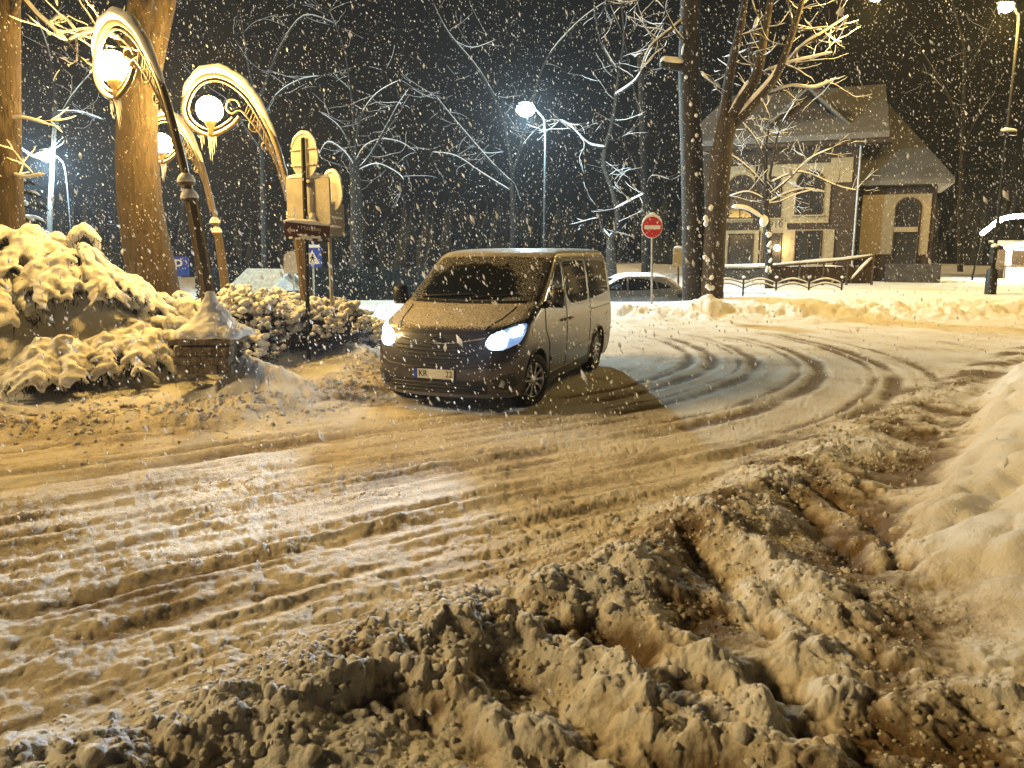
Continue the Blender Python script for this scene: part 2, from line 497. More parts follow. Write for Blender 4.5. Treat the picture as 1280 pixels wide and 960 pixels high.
        for pts, a, w in RIDGES:
            pl = [tuple(p) for p in catmull([gxy(px, py, .15) for px, py in pts], 3)]
            d, sg = polydist(xw, yw, pl)
            d = d * np.where(sg > 0, .75, 1.25)       # steeper on one side
            lump = .36 + .34 * pn(xn * 4, yn * 4, 116) + .28 * dome(xw * 5, yw * 5, 117) + .22 * dome(xw * 11, yw * 11, 118) + .35 * (billow(xw * 5, yw * 5, 119, 3, .5) - .45)
            extra = np.maximum(extra, .72 * a * np.exp(-(d / w) ** 2) * lump)
        for pts, a, w in TRENCHES:
            pl = [tuple(p) for p in catmull([gxy(px, py, .15) for px, py in pts], 3)]
            d, sg = polydist(xw, yw, pl)
            extra -= .7 * a * np.exp(-(d / w) ** 2)
        extra = extra * (.55 + .40 * ss(-1.1, .3, xn))
        hs[nearm] += extra * (1 - .7 * inh[nearm])
        top = np.zeros_like(x); top[nearm] = extra
        # left berm of slush
        hbl = berm_l * (.02 + .10 * dome(x * 2.0 + .4 * pn(x * 2, y * 2, 123), y * 3.0, 120) + .07 * dome(x * 5, y * 6, 121) + .035 * dome(x * 12, y * 12, 122) + .05 * (billow(x * 3, y * 4, 124, 3) - .4)) * (y < 15)
        # far bank roughness
        hfr = np.exp(-((eb - 1.0) / .9) ** 2) * xl * (.16 * (billow(x * 1.3, y * 1.3, 130, 4) - .4) + .10 * dome(x * 1.9, y * 1.9, 131) + .07 * dome(x * 4.4, y * 4.4, 132))
        # the heap: big soft folds
        big = .35 + .5 * fbm(x * .8 + .4 * pn(x, y, 140), y * .8 + .4 * pn(x, y, 142), 141, 2) + .55 * dome(x * 1.15 + .3 * pn(x * 2, y * 2, 144), y * 1.15 + .3 * pn(x * 2, y * 2, 145), 146)
        hhd = hh * (.62 + .52 * big) + .10 * inh * fbm(x * 1.5, y * 1.5, 143, 3) + .24 * inh * (dome(x * 1.7 + .35 * pn(x * 2, y * 2, 147), y * 1.7 + .3 * pn(x * 2, y * 2, 149), 148) - .4) + .085 * inh * dome(x * 4.2 + .4 * pn(x * 3, y * 3, 147), y * 4.2, 151)
        hbank = inl * (.010 * fbm(x * 5, y * 5, 150, 3))
        h = h + hr * road * (1 - .85 * inz) + hs * (1 - inh * .6) + hbl + hfr + hhd + hbank
        h += .004 * pn(x * 34, y * 34, 160) * road * near
        # churned, driven-on snow is brown-grey, fresh banks clean; slush also carries painted shade
        nz = fbm(x * 1.1, y * 1.1, 170, 4)
        dirt_shade = road * (.28 + .28 * nz + .50 * rutd + .25 * np.clip(pn(t * .6, sw * 6, 171), 0, 1))
        slz = np.clip(inz + berm, 0, 1) * (1 - inh)
        hol = np.clip(.30 + .22 * ss(-1.2, 1.8, x) - 8.0 * (sl - .05) - 3.0 * top + .65 * nz - .25 * (d2 - .5) * 1.0, .03, 1.0)  # crests whitened, hollows and right side darkened: lamplight and shade put into colour
        dirt_shade = dirt_shade * (1 - slz) + slz * hol
        dirt_shade = np.clip(dirt_shade + .22 * berm_l * (y < 15) * (.5 + nz) + .28 * hfr / .08 * 0 + inf_ * .18 * np.exp(-((eb - 1.0) / 1.0) ** 2) * (1 + 2 * nz) + .06, 0, 1)
    else:
        h = h + hh + .12 * inz
    # packed flat under the van
    ax, ay = VAN_F.x, VAN_F.y; ux, uy = (VAN_R - VAN_F).normalized(); 
    lx = (x - ax) * ux + (y - ay) * uy; ly = (x - ax) * -uy + (y - ay) * ux
    flat = ss(-1.3, -.7, lx) * (1 - ss(3.7, 4.3, lx)) * (1 - ss(1.0, 1.35, np.abs(ly)))
    h = h * (1 - flat * .9)
    return h, dirt_shade

# snow mounds that lie over the shrubs and round the bases (part of the ground sheet)
MOUNDS = [(P(60, 415, 10.9), .12, 1.3, .5), (P(20, 390, 10.9), .45, 1.3, .8), (P(120, 400, 11.0), .35, 1.2, .7), (P(-120, 380, 11.0), .6, 1.8, 1.2), (P(330, 448, 9.8), .12, .5, .4), (P(390, 400, 12.9), .35, .7, .6), (P(455, 420, 12.0), .30, .6, .9)]
def full_ground(x, y, detail=True):
    h, d = ground(x, y, detail)
    for c, a, rx, ry in MOUNDS:
        h = h + a * np.exp(-((x - c.x) / rx) ** 2 - ((y - c.y) / ry) ** 2)
    # the drift that slopes off the pedestal of the near lamp
    dx = x - (P(262, 365, 9.75).x + .34); dy = y - 9.78
    k = (dx / np.where(dx < 0, .24, .62)) ** 2 + (dy / np.where(dy < 0, .42, .6)) ** 2
    h = h + (.42 + .05 * pn(x * 2.5, y * 2.5, 61)) * np.exp(-k); d = d * (1 - np.exp(-.5 * k))
    # cone of snow round the two trunks on the far bank
    for (px, a, r) in ((884, .42, .75), (1290, .1, 1.0)):
        q = G(px, 378, .45)
        h = h + a * np.maximum(0, 1 - np.hypot(x - q.x, y - q.y) / r)
    return h, d

def gz(x, y):
    h, _ = full_ground(np.array([x]), np.array([y]))
    return float(h[0])

def build_ground():
    th = np.concatenate([np.arange(-180, -46, 5.0), np.arange(-46, 46, .088), np.arange(46, 180.1, 5.0)])
    th = np.radians(th)
    r = np.concatenate([np.array([.02, .3, .6, .9, 1.1]), 1 / np.linspace(1 / 1.25, 1 / 10.5, 760), np.arange(10.6, 27.2, .10), np.geomspace(27.5, 60, 60)[0:], np.geomspace(64, 128, 10)])
    R, T = np.meshgrid(r, th, indexing='ij')
    X = (R * np.sin(T)).ravel(); Y = (R * np.cos(T)).ravel()
    h, d = full_ground(X, Y)
    nr, nt_ = len(r), len(th)
    i = np.arange(nr - 1)[:, None] * nt_ + np.arange(nt_ - 1)[None, :]
    F = np.stack([i, i + 1, i + nt_ + 1, i + nt_], -1).reshape(-1, 4)
    m, nt, b = new_mat('trodden_snow')
    at = N(nt, 'ShaderNodeAttribute', attribute_name='dirt_shade')
    tc = nt.nodes.new('ShaderNodeTexCoord')
    n1 = N(nt, 'ShaderNodeTexNoise', Scale=16.0, Detail=9.0, Roughness=.78); nt.links.new(tc.outputs['Object'], n1.inputs['Vector'])
    ad = N(nt, 'ShaderNodeMath', operation='MULTIPLY_ADD'); nt.links.new(n1.outputs[0], ad.inputs[0]); ad.inputs[1].default_value = .75
    nt.links.new(at.outputs['Fac'], ad.inputs[2])
    f = ramp(nt, ad.outputs[0], .30, 1.36)
    cr = nt.nodes.new('ShaderNodeValToRGB'); e = cr.color_ramp.elements
    e[0].position = 0; e[0].color = (.82, .82, .84, 1); e[1].position = 1; e[1].color = (.165, .105, .05, 1)
    x_ = e.new(.45); x_.color = (.72, .65, .54, 1)
    nt.links.new(f, cr.inputs[0]); nt.links.new(cr.outputs[0], b.inputs['Base Color'])
    b.inputs['Roughness'].default_value = .7; b.inputs['Specular IOR Level'].default_value = .25
    n2 = N(nt, 'ShaderNodeTexNoise', Scale=38.0, Detail=9.0, Roughness=.74); nt.links.new(tc.outputs['Object'], n2.inputs['Vector'])
    bp = N(nt, 'ShaderNodeBump', Strength=1.0, Distance=.03)
    nt.links.new(n2.outputs[0], bp.inputs['Height']); nt.links.new(bp.outputs[0], b.inputs['Normal'])
    o = np_mesh('snowy_ground', np.stack([X, Y, h], -1), F, m)
    a = o.data.attributes.new('dirt_shade', 'FLOAT', 'POINT'); a.data.foreach_set('value', d.astype(np.float32))
    o['kind'] = 'structure'
    return o
build_ground()
# ------------------------------------------------------------------ broken crumbs and lumps of ploughed snow lying on the churned parts
def snow_crumbs():
    g = np.random.default_rng(41)
    def near_line(n, pts, spread, y0=None):
        p = np.array(pts); seg = g.integers(0, len(p) - 1, n); t = g.random(n)[:, None]
        return p[seg] * (1 - t) + p[seg + 1] * t + g.normal(0, spread, (n, 2))
    bm_ = [q for q in BERM if q[1] < 12]
    le = [q for q in LEFT_EDGE if -9 < q[0] < -2 and q[1] < 13]
    fld = np.stack([g.uniform(-2.6, 4.2, 15000), g.uniform(2.2, 7.5, 15000)], 1)
    q = in_poly(fld[:, 0].astype(np.float32), fld[:, 1].astype(np.float32), BERM + [(-6, -30), (80, -30), (80, BERM[0][1])]) > 0
    h_ = in_poly(fld[:, 0].astype(np.float32), fld[:, 1].astype(np.float32), HEAP + [(60, -2), (60, 13.5)]) > 0
    cl = pn((fld[:, 0] * 1.7).astype(np.float32), (fld[:, 1] * 1.7).astype(np.float32), 5) > -.12
    fld = fld[q & ~h_ & cl]
    rd = np.stack([g.uniform(-4.5, 1.5, 5200), g.uniform(2.6, 7.0, 5200)], 1)
    rd = rd[pn((rd[:, 0] * 1.1).astype(np.float32), (rd[:, 1] * 1.1).astype(np.float32), 6) > .2]
    l2 = near_line(2600, le, .45) + np.array([.25, -.45])
    XY = np.concatenate([fld, near_line(3400, bm_, .30), rd, l2]).astype(np.float32)
    kind = np.concatenate([np.full(len(fld), .0088), np.full(3400, .0115), np.full(len(rd), .0068), np.full(2600, .017)])
    keep = ~((XY[:, 0] > -4.3) & (XY[:, 0] < -2.5) & (XY[:, 1] > 9.25))        # none on the clean drift by the pedestal
    XY, kind = XY[keep], kind[keep]
    n = len(XY)
    s = kind * g.lognormal(0, .55, n); s = np.minimum(s, .038)
    h, d = full_ground(XY[:, 0], XY[:, 1])
    bm = bmesh.new(); bmesh.ops.create_icosphere(bm, subdivisions=1, radius=1)
    bv = np.array([v.co[:] for v in bm.verts]); bf = np.array([[v.index for v in f.verts] for f in bm.faces]); bm.free()
    k = len(bv)
    a = g.uniform(0, 2 * np.pi, n); b = g.uniform(0, np.pi, n)
    V = np.repeat(bv[None], n, 0) * (1 + g.uniform(-.26, .26, (n, k, 1)))
    V *= g.uniform(.65, 1.35, (n, 1, 3)) * np.array([1, 1, .8])
    c, s_ = np.cos(a)[:, None], np.sin(a)[:, None]
    x = V[..., 0] * c - V[..., 1] * s_; y = V[..., 0] * s_ + V[..., 1] * c; z = V[..., 2]
    c, s_ = np.cos(b)[:, None], np.sin(b)[:, None]
    y, z = y * c - z * s_, y * s_ + z * c
    V = np.stack([x, y, z], -1) * s[:, None, None] + np.stack([XY[:, 0], XY[:, 1], h - s * .10], -1)[:, None, :]
    F = (np.arange(n)[:, None, None] * k + bf[None]).reshape(-1, 3)
    o = np_mesh('snow_crumbs', V.reshape(-1, 3), F, bpy.data.materials['trodden_snow'], None, True)
    dd = np.clip(d * .75 + g.normal(-.06, .15, n), 0, 1)
    at_ = o.data.attributes.new('dirt_shade', 'FLOAT', 'POINT'); at_.data.foreach_set('value', np.repeat(dd, k).astype(np.float32))
    tag(o, 'loose crumbs and clods of ploughed snow on the churned ground', 'snow', kind='stuff')
snow_crumbs()
# ------------------------------------------------------------------ vehicles
def ring_points(lv, N1=16, N2=90, D=.5, n=2.6, Dr=.14):
    """one horizontal slice of a car body, from front centre along the left side to rear centre, then back on the right"""
    z, xf, xr, w = lv[:4]
    if len(lv) > 4: D = lv[4]
    if len(lv) > 5: Dr = lv[5]
    half = []
    for i in range(N1):
        ph = i / N1 * PI / 2
        half.append((xf - D * (1 - math.cos(ph) ** (2 / n)), w * math.sin(ph) ** (2 / n)))
    for i in range(N2 + 1):
        half.append((xf - D + (xr + Dr - (xf - D)) * i / N2, w))
    for i in range(N1 - 1, -1, -1):
        ph = i / N1 * PI / 2
        half.append((xr + Dr * (1 - math.cos(ph) ** (2 / 4.0)), w * math.sin(ph) ** (2 / 4.0)))
    pts = [(x, y, z) for x, y in half]
    pts += [(x, -y, z) for x, y in half[1:-1]][::-1]
    return pts

def body_grid(levels, sub=4, **k):
    """dense levels by smooth interpolation"""
    L = []
    m = max(len(l) for l in levels)
    lv = [tuple(l) for l in levels]
    vs = [Vector(l) if len(l) == 4 else l for l in lv]
    A = np.array([list(l) for l in lv])
    tt = np.arange(len(A))
    for i in range(len(A) - 1):
        for s in range(sub):
            t = s / sub
            p0 = A[max(i - 1, 0)]; p1 = A[i]; p2 = A[i + 1]; p3 = A[min(i + 2, len(A) - 1)]
            # monotone-ish cubic: blend catmull with linear so flat parts stay flat
            cm = .5 * ((2 * p1) + (p2 - p0) * t + (2 * p0 - 5 * p1 + 4 * p2 - p3) * t * t + (3 * p1 - p0 - 3 * p2 + p3) * t ** 3)
            L.append(.6 * cm + .4 * (p1 + (p2 - p1) * t))
    L.append(A[-1])
    rings = [ring_points(l, **k) for l in L]
    n = len(rings[0])
    V = [p for r in rings for p in r]
    F = []
    for i in range(len(rings) - 1):
        for j in range(n):
            j2 = (j + 1) % n
            F.append((i * n + j, i * n + j2, (i + 1) * n + j2, (i + 1) * n + j))
    top = (len(rings) - 1) * n
    F.append(tuple(top + j for j in range(n)))
    return V, F, L

class Body:
    def __init__(s, levels, arches, **k):
        s.V, s.F, s.L = body_grid(levels, **k)
        s.bvh = BVHTree.FromPolygons([Vector(v) for v in s.V], s.F, epsilon=0)
        s.arches = arches
    def hit(s, a, b, view):
        if view == 'left': o, d = Vector((a, 5, b)), Vector((0, -1, 0))
        elif view == 'right': o, d = Vector((a, -5, b)), Vector((0, 1, 0))
        elif view == 'front': o, d = Vector((6, a, b)), Vector((-1, 0, 0))
        elif view == 'rear': o, d = Vector((-6, a, b)), Vector((1, 0, 0))
        else: o, d = Vector((a, b, 5)), Vector((0, 0, -1))
        p, n, i, t = s.bvh.ray_cast(o, d)
        if p is None: return None, None
        if n.dot(d) > 0: n = -n
        return p, n
    def shell(s, name, mat, parent):
        V = [list(v) for v in s.V]; F = []
        for f in s.F:
            c = [sum(V[i][k] for i in f) / len(f) for k in range(3)]
            cut = False
            for ax, az, r in s.arches:
                if abs(c[1]) > .45 and math.hypot(c[0] - ax, c[2] - az) < r and len(f) == 4: cut = True
            if not cut: F.append(f)
        used = set(i for f in F for i in f)
        for i in used:
            x, y, z = V[i]
            for ax, az, r in s.arches:
                d = math.hypot(x - ax, z - az)
                if abs(y) > .45 and d < r + .012:
                    if d > 1e-4: V[i][0] = ax + (x - ax) / d * r; V[i][2] = max(az + (z - az) / d * r, s.V[0][2])
        mb = MB(); mb.add(V, F)
        bm_me = mb.mesh(name, True, 38)
        return link(name, bm_me, mat, parent)
    def panel(s, name, poly, view, mat, parent, off=.004, step=.05, rim=.012, smoothn=0):
        """a skin piece that follows the body: poly is drawn in the side / front view"""
        P2 = []
        n = len(poly)
        for i in range(n):
            a = Vector(poly[i]); b = Vector(poly[(i + 1) % n])
            k = max(1, int((b - a).length / step + .5))
            for j in range(k): P2.append(a + (b - a) * (j / k))
        nb = len(P2)
        xs = [p.x for p in P2]; ys = [p.y for p in P2]
        def inside(q):
            c = False
            for i in range(nb):
                a, b = P2[i], P2[i - 1]
                if (a.y > q.y) != (b.y > q.y) and q.x < (b.x - a.x) * (q.y - a.y) / (b.y - a.y) + a.x: c = not c
            return c
        pts = list(P2)
        gx = np.arange(min(xs) + step * .5, max(xs), step); gy = np.arange(min(ys) + step * .5, max(ys), step)
        for x in gx:
            for y in gy:
                q = Vector((x, y))
                if inside(q) and min((q - p).length for p in P2) > step * .45: pts.append(q)
        vv, ee, ff, *_ = delaunay_2d_cdt(pts, [(i, (i + 1) % nb) for i in range(nb)], [], 1, 1e-5)
        V = []; ok = []
        for q in vv:
            p, nr = s.hit(q.x, q.y, view)
            if p is None: V.append(Vector((0, 0, 0))); ok.append(False); continue
            V.append(p + nr * off); ok.append(True)
        F = [tuple(f) for f in ff if all(ok[i] for i in f)]
        # rim going back into the body
        from collections import Counter
        ec = Counter(tuple(sorted((f[i], f[(i + 1) % len(f)]))) for f in F for i in range(len(f)))
        mb = MB(); nV = len(V)
        W = list(V)
        bid = {}
        for (a, b), c in ec.items():
            if c == 1:
                for i in (a, b):
                    if i not in bid:
                        p, nr = s.hit(vv[i].x, vv[i].y, view)
                        bid[i] = len(W); W.append(p - nr * rim)
                F.append((a, b, bid[b], bid[a]))
        mb.add(W, F)
        return mb.build(name, mat, parent, True, 50)
    def line(s, name, pts, view, mat, parent, r=.006, off=.001, n=4, sub=8):
        q = []
        for (a, b) in zip(pts[:-1], pts[1:]):
            for k in range(sub):
                t = k / sub
                q.append((a[0] + (b[0] - a[0]) * t, a[1] + (b[1] - a[1]) * t))
        q.append(pts[-1])
        out = []
        for a, b in q:
            p, nr = s.hit(a, b, view)
            if p is not None: out.append(p + nr * off)
        return MB().tube(out, r, n).build(name, mat, parent)

def wheel(parent, loc, R=.335, w=.215, rimr=.225, spokes=10, steer=0.0, side=1, name='wheel', rim_mat='rim'):
    W = bpy.data.objects.new(name, None); COL.objects.link(W); W.parent = parent
    W.location = loc; W.rotation_euler = (0, 0, steer)
    Mx = Matrix.Rotation(-PI / 2 * side, 4, 'X')       # lathe axis z -> +-y (outwards)
    h = w / 2
    prof = [(rimr - .01, -h * .9), (rimr + .02, -h), (R - .03, -h * .98), (R - .006, -h * .8), (R, -h * .5), (R, h * .5), (R - .006, h * .8), (R - .03, h * .98), (rimr + .02, h), (rimr - .004, h * .86), (rimr - .02, h * .5)]
    MB().lathe(prof, 40, (0, 0, 0), Mx, False).build('tyre', M['rubber'], W)
    d = MB()
    d.lathe([(rimr, h * .84), (rimr - .012, h * .90), (rimr - .022, h * .80), (rimr - .024, h * .2)], 40, (0, 0, 0), Mx, False)
    for i in range(spokes):
        a = 2 * PI * i / spokes
        c, s_ = math.cos(a), math.sin(a)
        wd0, wd1 = .030, .040
        pts = []
        for rr, wd, zz in ((.05, wd0, h * .78), (rimr * .6, .024, h * .84), (rimr - .012, wd1, h * .84)):
            for q in (-1, 1):
                pts.append((rr * c - q * wd * s_ * .5, rr * s_ + q * wd * c * .5, zz))
        lo = [(x, y, z - .03) for x, y, z in pts]
        vs = [Mx @ Vector(p) for p in pts + lo]
        d.add(vs, [(0, 1, 3, 2), (2, 3, 5, 4), (0, 2, 8, 6), (2, 4, 10, 8), (1, 7, 9, 3), (3, 9, 11, 5)])
    d.lathe([(.065, h * .70), (.062, h * .86), (.045, h * .92), (.0, h * .92)], 20, (0, 0, 0), Mx)
    d.build('rim', M[rim_mat], W, True, 30)
    # dark brake disc behind the spokes
    MB().lathe([(.0, h * .35), (rimr - .025, h * .35), (rimr - .025, h * .2), (0, h * .2)], 24, (0, 0, 0), Mx).build('brake_disc', M['black'], W)
    return W

def well(mb, ax, az, r, w, side, depth=.30):
    pts0, pts1 = [], []
    for i in range(25):
        a = PI * (i / 24 * 1.16 - .08)
        pts0.append((ax + r * math.cos(a), side * (w - .004), az + r * math.sin(a)))
        pts1.append((ax + r * math.cos(a), side * (w - depth), az + r * math.sin(a)))
    n = 25
    mb.add(pts0 + pts1, [(i, i + 1, n + i + 1, n + i) for i in range(n - 1)] + [tuple(range(n, 2 * n))])

# paint: grey-brown metallic with salt grime below and snow dust on top
def van_base(nt, b, tc):
    n = N(nt, 'ShaderNodeTexNoise', Scale=3.5, Detail=8.0, Roughness=.7); nt.links.new(tc.outputs['Object'], n.inputs['Vector'])
    sep = nt.nodes.new('ShaderNodeSeparateXYZ'); nt.links.new(tc.outputs['Object'], sep.inputs[0])
    mr = N(nt, 'ShaderNodeMapRange'); mr.inputs[1].default_value = 1.1; mr.inputs[2].default_value = .2
    nt.links.new(sep.outputs[2], mr.inputs[0])
    mu = N(nt, 'ShaderNodeMath', operation='MULTIPLY'); nt.links.new(mr.outputs[0], mu.inputs[0]); nt.links.new(n.outputs[0], mu.inputs[1])
    f = ramp(nt, mu.outputs[0], .15, .7)
    nt.links.new(mixc(nt, f, (.046, .039, .041), (.15, .125, .112)), b.inputs['Base Color'])
    b.inputs['Metallic'].default_value = .35; b.inputs['Roughness'].default_value = .34
    b.inputs['Coat Weight'].default_value = .5; b.inputs['Coat Roughness'].default_value = .08
M['van_paint'] = dusted('grey_brown_paint', van_base, .30, 45, .5, .95, (.58, .54, .50))

def frost_glass():
    m, nt, b = new_mat('frosted_windscreen')
    tc = nt.nodes.new('ShaderNodeTexCoord')
    b.inputs['Base Color'].default_value = (.01, .012, .015, 1); b.inputs['Roughness'].default_value = .06
    sep = nt.nodes.new('ShaderNodeSeparateXYZ'); nt.links.new(tc.outputs['Object'], sep.inputs[0])
    # wiped patch: an oval about the driver's and middle part of the screen
    def lin(sock, a, c):
        q = N(nt, 'ShaderNodeMath', operation='MULTIPLY_ADD'); nt.links.new(sock, q.inputs[0]); q.inputs[1].default_value = a; q.inputs[2].default_value = c
        return q.outputs[0]
    def sq(sock):
        q = N(nt, 'ShaderNodeMath', operation='POWER'); nt.links.new(sock, q.inputs[0]); q.inputs[1].default_value = 2.0
        return q.outputs[0]
    yy = sq(lin(sep.outputs[1], 1 / .72, .08 / .72)); zz = sq(lin(sep.outputs[2], 1 / .27, -1.50 / .27))
    s_ = N(nt, 'ShaderNodeMath', operation='ADD'); nt.links.new(yy, s_.inputs[0]); nt.links.new(zz, s_.inputs[1])
    n = N(nt, 'ShaderNodeTexNoise', Scale=5.0, Detail=3.0); nt.links.new(tc.outputs['Object'], n.inputs['Vector'])
    n2 = N(nt, 'ShaderNodeTexNoise', Scale=60.0, Detail=4.0, Roughness=.75); nt.links.new(tc.outputs['Object'], n2.inputs['Vector'])
    a1 = N(nt, 'ShaderNodeMath', operation='MULTIPLY_ADD'); nt.links.new(n.outputs[0], a1.inputs[0]); a1.inputs[1].default_value = 1.4; nt.links.new(s_.outputs[0], a1.inputs[2])
    fr = ramp(nt, a1.outputs[0], 1.1, 1.8)
    g = N(nt, 'ShaderNodeMath', operation='MULTIPLY_ADD'); nt.links.new(fr, g.inputs[0]); g.inputs[1].default_value = .30; nt.links.new(n2.outputs[0], g.inputs[2])
    f = ramp(nt, g.outputs[0], .74, 1.02)
    nt.links.new(mixc(nt, f, (.01, .012, .015), (.62, .60, .58)), b.inputs['Base Color'])
    mr = nt.nodes.new('ShaderNodeMix'); mr.inputs[2].default_value = .06; mr.inputs[3].default_value = .8
    nt.links.new(f, mr.inputs[0]); nt.links.new(mr.outputs[0], b.inputs['Roughness'])
    return m
M['frost_glass'] = frost_glass()
M['glass'] = simple('dark_glass', (.012, .014, .018), .05, var=.1)
M['headlight'] = emit('headlight_lit', (.60, .82, 1.0), 40)
M['lit_lens'] = emit('headlight_lens_lit', (.10, .40, 1.0), .28)
M['lens'] = simple('clear_lens', (.35, .38, .4), .12, .3)

VAN_LEVELS = [
 (.20, 2.34, -2.40, .900, .55, .14), (.28, 2.43, -2.47, .930, .55, .14), (.42, 2.48, -2.51, .952, .55, .14), (.60, 2.475, -2.515, .968, .55, .14),
 (.78, 2.435, -2.51, .977, .56, .14), (.92, 2.385, -2.50, .977, .58, .14), (1.00, 2.34, -2.495, .974, .60, .14), (1.06, 2.26, -2.49, .970, .60, .14),
 (1.12, 2.09, -2.485, .966, .55, .14), (1.19, 1.87, -2.48, .960, .48, .14), (1.26, 1.68, -2.475, .953, .40, .14), (1.30, 1.58, -2.47, .948, .38, .14),
 (1.42, 1.37, -2.455, .932, .34, .13), (1.56, 1.13, -2.435, .912, .30, .13), (1.70, .90, -2.41, .888, .26, .13), (1.80, .74, -2.39, .866, .24, .13),
 (1.86, .63, -2.37, .846, .24, .13), (1.905, .50, -2.34, .815, .24, .14), (1.935, .33, -2.29, .76, .26, .16), (1.955, .10, -2.2, .66, .3, .2), (1.966, -.2, -2.05, .48, .3, .25), (1.97, -.6, -1.6, .22, .2, .2)]

def rrect(x0, z0, x1, z1, r=.04, n=4):
    out = []
    for cx, cz, a0 in ((x1 - r, z1 - r, 0), (x0 + r, z1 - r, 90), (x0 + r, z0 + r, 180), (x1 - r, z0 + r, 270)):
        for i in range(n + 1):
            a = rad(a0 + 90 * i / n); out.append((cx + r * math.cos(a), cz + r * math.sin(a)))
    return out

def round_poly(pts, r=.04, n=3):
    out = []
    m = len(pts)
    for i in range(m):
        p = Vector(pts[i]); a = (Vector(pts[i - 1]) - p); b = (Vector(pts[(i + 1) % m]) - p)
        ra = min(r, a.length * .45); rb = min(r, b.length * .45)
        A = p + a.normalized() * ra; B = p + b.normalized() * rb
        for k in range(n + 1):
            t = k / n
            q = A * (1 - t) ** 2 + p * 2 * t * (1 - t) + B * t * t
            out.append((q.x, q.y))
    return out

